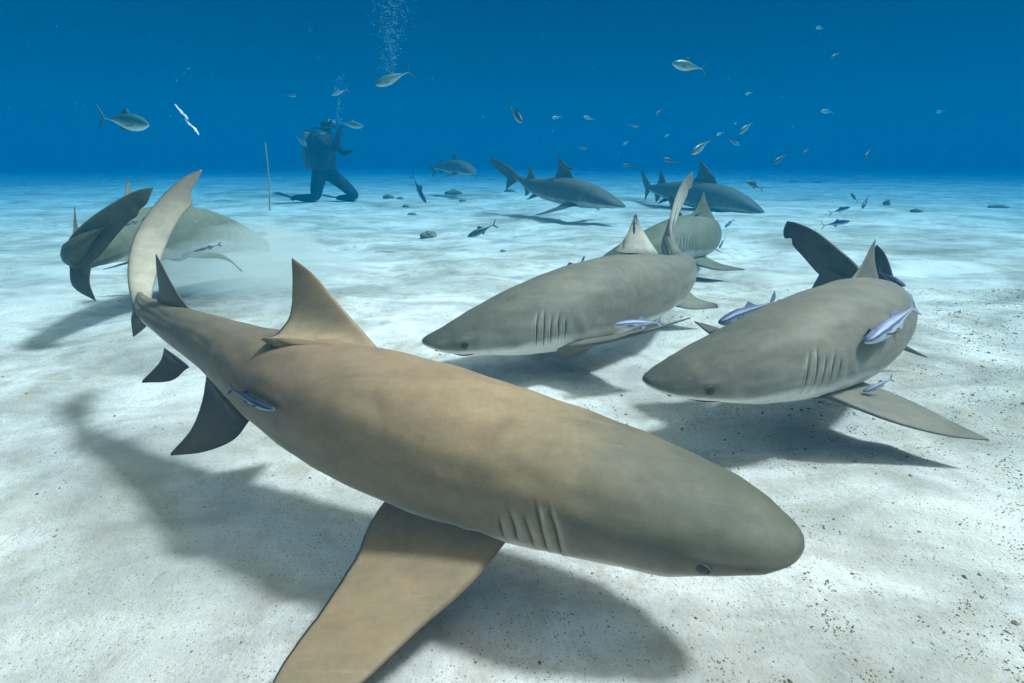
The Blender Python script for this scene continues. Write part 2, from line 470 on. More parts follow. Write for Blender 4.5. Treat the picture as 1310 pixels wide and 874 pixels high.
GILLS = (0.196, 0.209, 0.2215, 0.233, 0.2435)

def shark(pts, label, skin, roll=((0, 0), (1, 0)), fat=1.0, detail=1, fins=None, finmat=None, tail_mat=None, group='lemon sharks gathered over the sand',
          name='shark', gill_depth=1.0, pec_droop=0.35, body_end=0.995, belly_up=0.10, tail_dark=0.0, gill_dark=0.8, pale=None, girth=None, warp=((0, 0), (1, 1))):
    sp = Spine([tuple(p) for p in pts], roll, girth=girth, warp=warp)
    L = sp.L
    origin = np.array(sp.P[int(sp.n * 0.35)]); origin[2] = min(sp.P[:, 2])
    root = tag(empty(name, tuple(origin)), label, 'shark', group)
    fins = fins or {}; finmat = finmat or {}; pale = pale or {}
    # body
    ns, nr = (300, 112) if detail == 2 else ((200, 72) if detail == 1 else (90, 28))
    ss = np.concatenate([np.array([0.0015, 0.004, 0.008, 0.013, 0.019]), np.linspace(0.026, 0.18, int(ns * 0.17)),
                         np.linspace(0.182, 0.26, int(ns * 0.42)), np.linspace(0.265, body_end, int(ns * 0.38))])
    V, B, A, G, PK = [], [], [], [], []
    for s in ss:
        w_, t_, b_ = prof(s, fat)
        if body_end < .99:
            q_ = max(.02, 1 - smooth(body_end - .07, body_end, s)); w_, t_, b_ = w_ * q_, t_ * q_, b_ * q_
        P, T, U, Rr = sp.fr(s)
        for k in range(nr):
            a = 2 * math.pi * k / nr
            c, d = math.cos(a), math.sin(a)
            pw = 2.0 / (2.35 if d < 0 else 2.15)
            x = math.copysign(abs(c) ** pw, c) * w_; z = math.copysign(abs(d) ** pw, d) * (t_ if d > 0 else b_)
            g = 0.0; push = 0.0; pk = 0.0
            deg = math.degrees(math.asin(d))
            for q, gs in enumerate(GILLS):
                lo, hi = -32 + q * 2 + (3, -2, 1, 4, 0)[q], 33 - q * 4 + (0, 5, -3, 3, -2)[q]
                win = smooth(lo, lo + 14, deg) * (1 - smooth(hi - 14, hi, deg))
                if win > 0:
                    bend = gs + 0.009 * ((deg + 12) / 34) ** 2 + 0.0012 * noise.noise(Vector((q * 5.3, deg * .06, 0)))
                    e = (s - bend)
                    sg = 0.0011
                    push -= win * 0.0026 * math.exp(-(e / sg) ** 2) * gill_depth
                    push += win * 0.0014 * math.exp(-((e + 0.0030) / 0.0016) ** 2); pk += .38 * win * math.exp(-((e + 0.0042) / 0.0032) ** 2) * gill_depth
                    g += gill_dark * win * math.exp(-((e) / 0.0010) ** 2)
            # slight mouth crease and brow
            q3 = sp.pt(0, 0, 0)
            ln = math.hypot(x, z) or 1e-6
            # gentle muscle and skin undulation
            un = (0.0022 * noise.noise(Vector((s * 9, c * 1.5, d * 1.5 + 5))) + 0.0011 * noise.noise(Vector((s * 26, c * 2.5, d * 4.5)))) * smooth(.04, .14, s)
            # jaw hinge, brow over the eye, ridge along the mid flank, folds behind the gills
            un += 0.0028 * math.exp(-((s - .105) / .022) ** 2 - ((deg + 28) / 16) ** 2)
            un += 0.0016 * math.exp(-((s - .073) / .016) ** 2 - ((deg - 18) / 9) ** 2) - 0.0012 * math.exp(-((s - .070) / .012) ** 2 - ((deg - 2) / 7) ** 2)
            un += 0.0014 * math.exp(-((deg - 6) / 10) ** 2) * smooth(.3, .5, s)
            un += 0.0012 * math.sin(s * 260 + deg * .05 + 2 * noise.noise(Vector((s * 12, d * 3, 1)))) * math.exp(-((s - .272) / .018) ** 2) * math.exp(-((deg + 8) / 26) ** 2)
            k2 = (push + un) / ln
            V.append(P + L * (x * (1 + k2) * Rr + z * (1 + k2) * U))
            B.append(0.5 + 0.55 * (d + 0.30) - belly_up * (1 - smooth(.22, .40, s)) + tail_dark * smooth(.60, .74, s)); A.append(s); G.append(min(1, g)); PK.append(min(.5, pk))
    F = [(i * nr + k, i * nr + (k + 1) % nr, (i + 1) * nr + (k + 1) % nr, (i + 1) * nr + k) for i in range(len(ss) - 1) for k in range(nr)]
    F.append(tuple(range(nr))[::-1]); F.append(tuple((len(ss) - 1) * nr + k for k in range(nr)))
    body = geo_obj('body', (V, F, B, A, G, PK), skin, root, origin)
    # eyes and mouth
    for sgn, ang in ((1, 4), (-1, 176)):
        c = surf(sp, 0.074, ang, fat, -0.01)
        P, T, U, Rr = sp.fr(0.074)
        n_ = sgn * Rr
        vs, fs = [], []
        for i in range(7):
            ph = math.pi * i / 6
            for j in range(12):
                th = 2 * math.pi * j / 12
                vs.append(c + L * 0.0056 * (math.cos(th) * math.sin(ph) * T * 1.1 + math.sin(th) * math.sin(ph) * U * 0.9 + math.cos(ph) * n_ * 0.30))
        fs = [(i * 12 + j, i * 12 + (j + 1) % 12, (i + 1) * 12 + (j + 1) % 12, (i + 1) * 12 + j) for i in range(6) for j in range(12)]
        ey = geo_obj('eye', (vs, fs, [0] * len(vs), [0] * len(vs), [0] * len(vs)), EYE, root, origin)
        if detail == 2:
            vs = []
            for j in range(20):
                th = 2 * math.pi * j / 20
                q = c + L * (math.cos(th) * T * .0072 + math.sin(th) * U * .0050) - n_ * L * .0002
                rad = (math.cos(th) * T + math.sin(th) * U)
                for k in range(6):
                    t = 2 * math.pi * k / 6
                    vs.append(q + L * .0008 * (math.cos(t) * rad + math.sin(t) * n_))
            fs = [(j * 6 + k, j * 6 + (k + 1) % 6, ((j + 1) % 20) * 6 + (k + 1) % 6, ((j + 1) % 20) * 6 + k) for j in range(20) for k in range(6)]
            geo_obj('eyelid', (vs, fs, [.80] * 120, [.05] * 120, [0] * 120), skin, ey, np.zeros(3) + origin)
            v, f = tube_([surf(sp, .024 + .006 * t, ang_ - sgn * 0, fat, 0.0) for t, ang_ in ((0, -34 if sgn > 0 else -146), (.5, -40 if sgn > 0 else -140), (1, -38 if sgn > 0 else -142))], .0016 * L)
            geo_obj('nostril', (v, f, [0] * len(v), [0] * len(v), [0] * len(v)), MOUTH, root, origin)
    if detail:
        # mouth: a crease curved round the underside of the jaw
        mp = []
        for t in np.linspace(-1, 1, 33):
            s = 0.058 + 0.050 * abs(t) ** 1.6
            mp.append(surf(sp, s, -90 + t * 84, fat, 0.004))
        vs, fs = [], []
        for i, c in enumerate(mp):
            P, T, U, Rr = sp.fr(0.07)
            r_ = L * 0.0030 * (1 - (abs(i - 16) / 16.5) ** 3)
            for j in range(8):
                th = 2 * math.pi * j / 8
                vs.append(c + r_ * (math.cos(th) * T * 1.0 + math.sin(th) * U * 0.8))
        fs = [(i * 8 + j, i * 8 + (j + 1) % 8, (i + 1) * 8 + (j + 1) % 8, (i + 1) * 8 + j) for i in range(len(mp) - 1) for j in range(8)]
        geo_obj('mouth', (vs, fs, [0] * len(vs), [0] * len(vs), [0] * len(vs)), MOUTH, root, origin)

    def put(nm, key, LE, TE, th, **kw):
        if key in fins:
            if fins[key] is None: return
            LE, TE = [tuple(at(*q)) for q in fins[key][0]], [tuple(at(*q)) for q in fins[key][1]]
        nu, nv = (44, 22) if detail == 2 else ((28, 14) if detail == 1 else (14, 8))
        kw['pale'] = pale.get(key, 0.0)
        geo_obj(nm, fin_geo(LE, TE, th * L, nu, nv, **kw), finmat.get(key, skin), root, origin)

    # dorsal fins: planform in (along, up)
    def dors(s0, sc):
        le = [(0, -0.012), (0.028, 0.028), (0.062, 0.066), (0.098, 0.098), (0.115, 0.108)]
        te = [(0.118, -0.008), (0.125, 0.004), (0.112, 0.022), (0.106, 0.055), (0.110, 0.090), (0.116, 0.107)]
        mk = lambda q: [sp.pt(s0 + a * sc, 0, prof(s0 + min(a, 0.1) * sc, fat)[1] - 0.002 + b * sc) for a, b in q]
        return mk(le), mk(te)
    le, te = dors(0.355, 1.0); put('dorsal_fin', 'd1', le, te, 0.012, tipdark=0.25, along=0.31)
    le, te = dors(0.640, 0.78); put('dorsal_fin', 'd2', le, te, 0.009, along=0.7, tipdark=0.25)
    # pectorals
    for sgn, key in ((1, 'pr'), (-1, 'pl')):
        base = 0.262
        def pp(a, out, up):
            w_, t_, b_ = prof(base + min(a, 0.07), fat)
            return sp.pt(base + a, sgn * (w_ * 0.72 + out), -b_ * 0.62 + up)
        dr = pec_droop
        le = [pp(-0.012, -0.02, 0), pp(0.012, 0.045, -0.045 * dr), pp(0.045, 0.10, -0.10 * dr), pp(0.085, 0.15, -0.15 * dr), pp(0.118, 0.178, -0.178 * dr)]
        te = [pp(0.066, -0.02, 0), pp(0.082, 0.02, -0.02 * dr), pp(0.082, 0.06, -0.06 * dr), pp(0.098, 0.115, -0.115 * dr), pp(0.119, 0.177, -0.177 * dr)]
        put('pectoral_fin', key, le, te, 0.016, along=0.35, tipdark=0.3)
    # pelvics
    for sgn, key in ((1, 'vr'), (-1, 'vl')):
        def pv(a, out, up):
            w_, t_, b_ = prof(0.555 + a, fat)
            return sp.pt(0.555 + a, sgn * (w_ * 0.55 + out), -b_ * 0.75 + up)
        put('pelvic_fin', key, [pv(0, -0.01, 0.004), pv(0.02, 0.025, -0.014), pv(0.045, 0.052, -0.03)],
            [pv(0.055, -0.01, 0.0), pv(0.066, 0.008, -0.01), pv(0.058, 0.03, -0.022), pv(0.047, 0.052, -0.03)], 0.009, along=0.6, tipdark=0.3)
    # anal fin
    an = lambda a, u: sp.pt(0.685 + a, 0, -prof(0.685 + min(a, 0.05), fat)[2] + 0.003 - u)
    put('anal_fin', 'an', [an(0, -0.006), an(0.02, 0.025), an(0.05, 0.052)], [an(0.055, -0.004), an(0.07, 0.006), an(0.058, 0.025), an(0.052, 0.051)], 0.008, along=0.7, tipdark=0.3)
    # caudal fin: blade round the end of the spine, and the lower lobe
    cm = tail_mat or skin
    nu, nv = (60, 22) if detail == 2 else ((40, 14) if detail == 1 else (20, 8))
    if 'cu' in fins:
        le, te = [tuple(at(*q)) for q in fins['cu'][0]], [tuple(at(*q)) for q in fins['cu'][1]]
    else:
        le = [sp.pt(s, 0, u) for s, u in ((0.795, 0.012), (0.83, 0.022), (0.88, 0.024), (0.94, 0.019), (0.985, 0.008), (1.0, 0.0))]
        te = [sp.pt(s, 0, u) for s, u in ((0.80, -0.012), (0.835, -0.042), (0.87, -0.040), (0.92, -0.036), (0.958, -0.030), (0.968, -0.022), (0.978, -0.030), (0.992, -0.020), (1.0, -0.001))]
    g1 = fin_geo(le, te, 0.013 * L, nu, nv, along=0.9, tipdark=0.35, flare=0.5, pale=pale.get('cu', 0.0))
    geos = [g1]
    if fins.get('cl', 1) is not None:
        if 'cl' in fins:
            le, te = [tuple(at(*q)) for q in fins['cl'][0]], [tuple(at(*q)) for q in fins['cl'][1]]
        else:
            q = lambda s, u: sp.pt(s, 0, u)
            le = [q(0.792, -0.006), q(0.815, -0.035), q(0.838, -0.072), q(0.853, -0.104)]
            te = [q(0.875, -0.018), q(0.870, -0.040), q(0.862, -0.072), q(0.854, -0.104)]
        geos.append(fin_geo(le, te, 0.011 * L, nu // 2, nv, along=0.9, tipdark=0.35, flare=0.3))
    geo_obj('caudal_fin', merge(geos), cm, root, origin)
    return sp, root

# main shark, swimming to the right close to the camera
main_pts = [at(1031, 694, 0.911), at(985, 686, 0.930), at(900, 662, 0.977), at(790, 630, 1.032), at(680, 600, 1.088), at(570, 566, 1.153), at(460, 528, 1.237),
            at(365, 487, 1.339), at(285, 444, 1.469), at(224, 415, 1.600), at(187, 392, 1.711), at(175, 355, 1.814), at(184, 310, 1.879), at(212, 266, 1.934), at(258, 217, 1.990)]
main_sp, main_root = shark(main_pts, 'large tan lemon shark nearest the camera with its tail curled behind it', SKIN_TAN,
    roll=((0, 16), (0.3, 16), (0.6, 8), (0.8, 0), (1, 0)), detail=2, girth=2.04, warp=((0, 0), (0.17, 0.22), (0.36, 0.43), (0.56, 0.675), (0.73, 0.80), (1, 1)),
    fins={'d1': ([(505, 470, 1.246), (470, 430, 1.265), (432, 387, 1.283), (400, 350, 1.302), (374, 330, 1.311)],
                 [(333, 434, 1.225), (352, 428, 1.28), (362, 418, 1.31), (371, 402, 1.32), (374, 362, 1.318), (373, 331, 1.311)]),
          'cu': ([(172, 410, 1.70), (163, 350, 1.80), (169, 310, 1.86), (186, 277, 1.90), (215, 243, 1.94), (240, 224, 1.97), (258, 217, 1.99)],
                 [(192, 404, 1.72), (197, 366, 1.80), (207, 330, 1.86), (220, 298, 1.89), (236, 272, 1.92), (246, 262, 1.94), (244, 247, 1.95), (252, 232, 1.97), (259, 218, 1.99)]),
          'cl': ([(176, 385, 1.76), (168, 405, 1.78), (170, 430, 1.80)], [(196, 405, 1.76), (185, 420, 1.78), (171, 431, 1.80)]),
          'd2': ([(258, 412, 1.544), (226, 372, 1.562), (207, 338, 1.581), (200, 325, 1.590)],
                 [(212, 412, 1.646), (200, 405, 1.655), (203, 372, 1.628), (200, 345, 1.609), (199, 326, 1.590)]),
          'pr': ([(650, 690, 1.023), (605, 745, 0.958), (530, 812, 0.893), (450, 885, 0.818), (330, 965, 0.744)],
                 [(500, 630, 1.163), (476, 664, 1.135), (455, 712, 1.051), (415, 775, 0.949), (350, 870, 0.837), (326, 962, 0.744)]),
          'vr': ([(318, 540, 1.395), (300, 562, 1.395), (262, 578, 1.395), (219, 583, 1.404)],
                 [(264, 480, 1.507), (258, 515, 1.469), (244, 550, 1.432), (218, 580, 1.404)]),
          'an': ([(240, 470, 1.562), (222, 486, 1.562), (182, 490, 1.581)],
                 [(210, 445, 1.637), (205, 462, 1.618), (182, 487, 1.581)])},
    finmat={'vr': FIN_DARK, 'an': FIN_DARK}, pale={'cu': 0.85, 'd1': .12}, body_end=0.86)  # pale tail blade: brightness from sun and flash painted into its colour
print('MAIN L', main_sp.L)

# shark in the middle, swimming to the left
mid_pts = [at(539, 437, 2.18), at(575, 436, 2.20), at(630, 423, 2.24), at(700, 405, 2.32), at(765, 385, 2.45), at(820, 370, 2.62), at(860, 355, 2.85),
           at(872, 342, 3.08), at(862, 332, 3.22), at(856, 315, 3.28), at(858, 290, 3.34), at(868, 255, 3.42), at(886, 220, 3.50)]
mid_sp, _ = shark(mid_pts, 'grey lemon shark at centre swimming low with its tail upright behind its dorsal fin', SKIN_GREY,
    roll=((0, 4), (0.4, 0), (1, 0)), detail=2, girth=2.44, warp=((0, 0), (0.175, 0.22), (0.56, 0.62), (0.77, 0.80), (1, 1)),
    fins={'d1': ([(786, 322, 2.50), (800, 303, 2.52), (808, 285, 2.54), (813, 273, 2.55)], [(846, 330, 2.74), (838, 318, 2.72), (826, 300, 2.66), (818, 285, 2.60), (814, 274, 2.55)]),
          'pl': ([(712, 446, 2.22), (770, 438, 2.16), (830, 423, 2.14), (883, 407, 2.16)], [(765, 436, 2.40), (800, 428, 2.33), (845, 417, 2.22), (884, 406, 2.16)]),
          'd2': None, 'vl': ([(845, 388, 2.92), (885, 396, 2.94), (919, 394, 2.95)], [(875, 362, 3.05), (890, 380, 3.00), (918, 389, 2.95)]), 'an': None},
    pale={'d1': 1.0, 'cu': 1.0})  # pale dorsal and tail: their lit look is painted into the fin colour
print('MID L', mid_sp.L)

# shark on the right
right_pts = [at(823, 488, 1.66), at(850, 488, 1.67), at(910, 478, 1.69), at(980, 461, 1.74), at(1043, 440, 1.84), at(1090, 419, 2.00), at(1119, 402, 2.22),
             at(1129, 389, 2.45), at(1119, 374, 2.62), at(1098, 358, 2.72), at(1070, 337, 2.78), at(1040, 309, 2.83), at(1007, 283, 2.88)]
right_sp, _ = shark(right_pts, 'grey lemon shark with remoras on it and its dark tail bent round behind its back', SKIN_GREY,
    roll=((0, 2), (0.5, -2), (1, 0)), detail=2, girth=2.36, warp=((0, 0), (0.19, 0.22), (0.54, 0.55), (0.80, 0.80), (1, 1)), tail_mat=FIN_DARK, body_end=0.85,  # tail_mat: shade on the backlit tail put into a darker skin colour
    fins={'d1': ([(1085, 362, 2.02), (1103, 338, 2.05), (1113, 318, 2.07), (1120, 306, 2.08)], [(1128, 372, 2.22), (1123, 352, 2.18), (1119, 330, 2.12), (1120, 307, 2.08)]),
          'd2': ([(1148, 385, 2.50), (1142, 350, 2.50), (1132, 324, 2.50), (1122, 313, 2.50)], [(1112, 385, 2.56), (1106, 360, 2.56), (1112, 330, 2.53), (1121, 314, 2.50)]),
          'pl': ([(1030, 498, 1.74), (1075, 515, 1.66), (1140, 540, 1.62), (1210, 558, 1.62), (1266, 564, 1.63)], [(1095, 486, 1.92), (1125, 496, 1.87), (1170, 515, 1.78), (1220, 540, 1.69), (1266, 562, 1.63)]),
          'pr': ([(940, 440, 1.90), (910, 428, 1.98), (888, 412, 2.06)], [(985, 420, 2.08), (930, 422, 2.08), (905, 415, 2.07), (889, 411, 2.06)]),
          'vl': ([(1066, 490, 1.74), (1088, 456, 1.70), (1112, 420, 1.66)], [(1152, 446, 1.90), (1135, 436, 1.80), (1113, 421, 1.66)]),
          'vr': ([(1130, 425, 2.40), (1158, 441, 2.36), (1187, 457, 2.36)], [(1130, 440, 2.36), (1158, 449, 2.36), (1186, 458, 2.36)]),
          'an': None},
    finmat={'d2': FIN_DARK, 'pr': FIN_DARK})  # second dorsal likewise carries its shade in the colour
print('RIGHT L', right_sp.L)

# shark whose curled body shows behind the middle one
shark([at(772, 331, 3.95), at(800, 326, 4.00), at(838, 316, 4.12), at(870, 308, 4.30), at(892, 303, 4.55), at(898, 300, 4.85), at(893, 298, 5.1), at(882, 292, 5.3),
       at(870, 280, 5.45), at(862, 262, 5.6), at(856, 248, 5.75)],
      'pale lemon shark half hidden beyond the centre shark, small fish at its dorsal fin', SKIN_OLIVE, girth=2.5, detail=1,
      fins={'d1': ([(876, 284, 4.25), (888, 270, 4.3), (896, 256, 4.32), (900, 245, 4.33)], [(918, 288, 4.45), (912, 275, 4.42), (905, 262, 4.36), (901, 246, 4.33)]),
            'pl': ([(880, 336, 4.2), (915, 345, 4.1), (953, 346, 4.1)], [(905, 330, 4.45), (925, 338, 4.3), (952, 344, 4.1)])})
# shark on the far left, tail towards the camera
shark([at(342, 322, 4.35), at(325, 312, 4.22), at(295, 305, 4.0), at(262, 300, 3.78), at(222, 300, 3.52), at(180, 304, 3.28), at(148, 309, 3.07), at(122, 318, 2.88),
       at(103, 327, 2.76), at(96, 323, 2.66), at(112, 306, 2.59), at(150, 279, 2.55), at(195, 242, 2.54)],
      'olive lemon shark nosing into stirred sand with its dark tail swung towards the camera', SKIN_OLIVE, girth=2.35, detail=1, body_end=0.90, tail_dark=0.9, gill_depth=2.2, gill_dark=1.6,
      fins={'cu': ([(82, 324, 2.74), (88, 306, 2.66), (110, 283, 2.6), (150, 256, 2.56), (180, 242, 2.54), (196, 240, 2.54)],
                   [(100, 345, 2.70), (125, 330, 2.64), (150, 300, 2.58), (166, 283, 2.56), (176, 276, 2.55), (179, 268, 2.55), (187, 262, 2.54), (196, 241, 2.54)]),
            'cl': ([(80, 320, 2.76), (88, 338, 2.74), (92, 365, 2.72), (123, 386, 2.68)], [(122, 325, 2.68), (117, 342, 2.68), (115, 362, 2.68), (123, 385, 2.68)]),
            'd2': ([(104, 306, 2.95), (98, 286, 2.95), (96, 264, 2.95)], [(92, 308, 2.88), (94, 285, 2.92), (95, 265, 2.95)]),
            'd1': ([(176, 276, 3.45), (170, 250, 3.42), (164, 231, 3.4)], [(150, 278, 3.32), (158, 256, 3.36), (162, 232, 3.4)]),
            'pr': ([(240, 326, 3.55), (285, 326, 3.45), (311, 347, 3.4)], [(205, 325, 3.5), (250, 330, 3.45), (290, 333, 3.42), (309, 348, 3.4)]),
            'vr': None, 'vl': None, 'an': None})
# side-on shark beyond the middle one
shark([at(800, 265, 7.43), at(778, 259, 7.55), at(752, 252, 7.79), at(725, 246, 8.08), at(700, 242, 8.44), at(683, 238, 8.79), at(670, 232, 9.09), at(655, 222, 9.26), at(627, 202, 9.44)],
      'dark side-on lemon shark farther off with a pilot fish over its dorsal fin', SKIN_DUSK, girth=2.8, warp=((0, 0), (0.31, 0.38), (1, 1)), detail=1)
shark([at(978, 273, 8.87), at(955, 265, 8.99), at(925, 257, 9.24), at(895, 251, 9.55), at(865, 246, 9.98), at(845, 243, 10.47), at(832, 240, 10.84), at(826, 232, 11.09), at(821, 216, 11.33)],
      'hazy blue-grey lemon shark seen beyond the upright tail of the centre shark', SKIN_DUSK, girth=3.3, warp=((0, 0), (0.27, 0.38), (0.6, 0.64), (1, 1)), detail=0)
shark([at(606, 222, 12.2), at(598, 218, 12.6), at(586, 215, 13.0), at(574, 214, 13.4), at(562, 214, 13.8), at(553, 214, 14.1), at(547, 206, 14.3)],
      'faint distant shark on the horizon between the diver and the dark side-on shark', SKIN_DUSK, girth=2.4, detail=0)

# ------------------------------------------------------------------ fish
def fish_mat(name, back, side, belly, rough=0.35, stripe=None):
    m, nt, p = new_mat(name)
    aB = N(nt, 'ShaderNodeAttribute', attribute_name='back')
    st = [(0.10, belly), (0.42, side), (0.72, back)]
    if stripe: st = [(0.10, belly), (0.36, side), (0.44, stripe), (0.56, stripe), (0.64, side), (0.85, back)]
    r = ramp(nt, st)
    tc = N(nt, 'ShaderNodeTexCoord'); nw = noise_tex(nt, 9, 4, 0.6, tc.outputs['Object'])
    mw = N(nt, 'ShaderNodeMath', operation='MULTIPLY_ADD'); mw.inputs[1].default_value = 0.34; nt.links.new(nw.outputs['Fac'], mw.inputs[0])
    sb = N(nt, 'ShaderNodeMath', operation='SUBTRACT'); sb.inputs[1].default_value = 0.17; nt.links.new(aB.outputs['Fac'], sb.inputs[0])
    nt.links.new(sb.outputs[0], mw.inputs[2]); nt.links.new(mw.outputs[0], r.inputs[0])
    nz = noise_tex(nt, 60, 3, 0.6, tc.outputs['Object'])
    r2 = ramp(nt, [(0.3, (0.82,) * 3), (0.7, (1.1,) * 3)]); nt.links.new(nz.outputs['Fac'], r2.inputs[0])
    nt.links.new(mixc(nt, 'MULTIPLY', 1.0, r.outputs[0], r2.outputs[0]), p.inputs['Base Color'])
    p.inputs['Roughness'].default_value = rough; p.inputs['Metallic'].default_value = 0.15
    return m

JACK = fish_mat('jack_scales', (0.04, 0.12, 0.12), (0.20, 0.30, 0.26), (0.72, 0.76, 0.68))
JACK_DARK = fish_mat('dark_fish_scales', (0.02, 0.05, 0.07), (0.05, 0.10, 0.13), (0.16, 0.24, 0.27))
JACK_BLUE = fish_mat('blue_fish_scales', (0.03, 0.10, 0.20), (0.12, 0.27, 0.42), (0.45, 0.58, 0.66))
JACK_PALE = fish_mat('pale_fish_scales', (0.12, 0.22, 0.22), (0.38, 0.46, 0.44), (0.75, 0.78, 0.74))
REM_BLUE = fish_mat('remora_blue', (0.05, 0.075, 0.14), (0.15, 0.21, 0.33), (0.48, 0.53, 0.62), 0.6, stripe=(0.025, 0.035, 0.07))
REM_PALE = fish_mat('remora_pale', (0.16, 0.19, 0.28), (0.36, 0.40, 0.49), (0.70, 0.72, 0.76), 0.6, stripe=(0.09, 0.115, 0.19))
REM_DARK = fish_mat('remora_dark', (0.010, 0.014, 0.022), (0.035, 0.085, 0.15), (0.42, 0.52, 0.62), 0.5, stripe=(0.010, 0.012, 0.018))
YELLOW = fish_mat('yellow_fin', (0.45, 0.45, 0.12), (0.55, 0.52, 0.15), (0.6, 0.56, 0.2))

JPROF = np.array([(0, .002, .003, .003), (.02, .016, .022, .020), (.06, .030, .048, .045), (.14, .046, .082, .080), (.26, .056, .108, .108), (.40, .056, .112, .115),
                  (.55, .046, .094, .096), (.68, .032, .062, .062), (.80, .018, .030, .030), (.90, .010, .014, .014), (1.0, .006, .012, .012)])
RPROF = np.array([(0, 0.005, 0.005, 0.003), (.02, 0.031, 0.020, 0.024), (.06, 0.049, 0.034, 0.044), (.14, 0.062, 0.051, 0.068), (.26, 0.068, 0.071, 0.088), (.40, 0.062, 0.078, 0.085),
                  (.58, 0.044, 0.061, 0.061), (.75, 0.026, 0.037, 0.037), (.90, 0.013, 0.020, 0.020), (1.0, 0.008, 0.015, 0.015)])

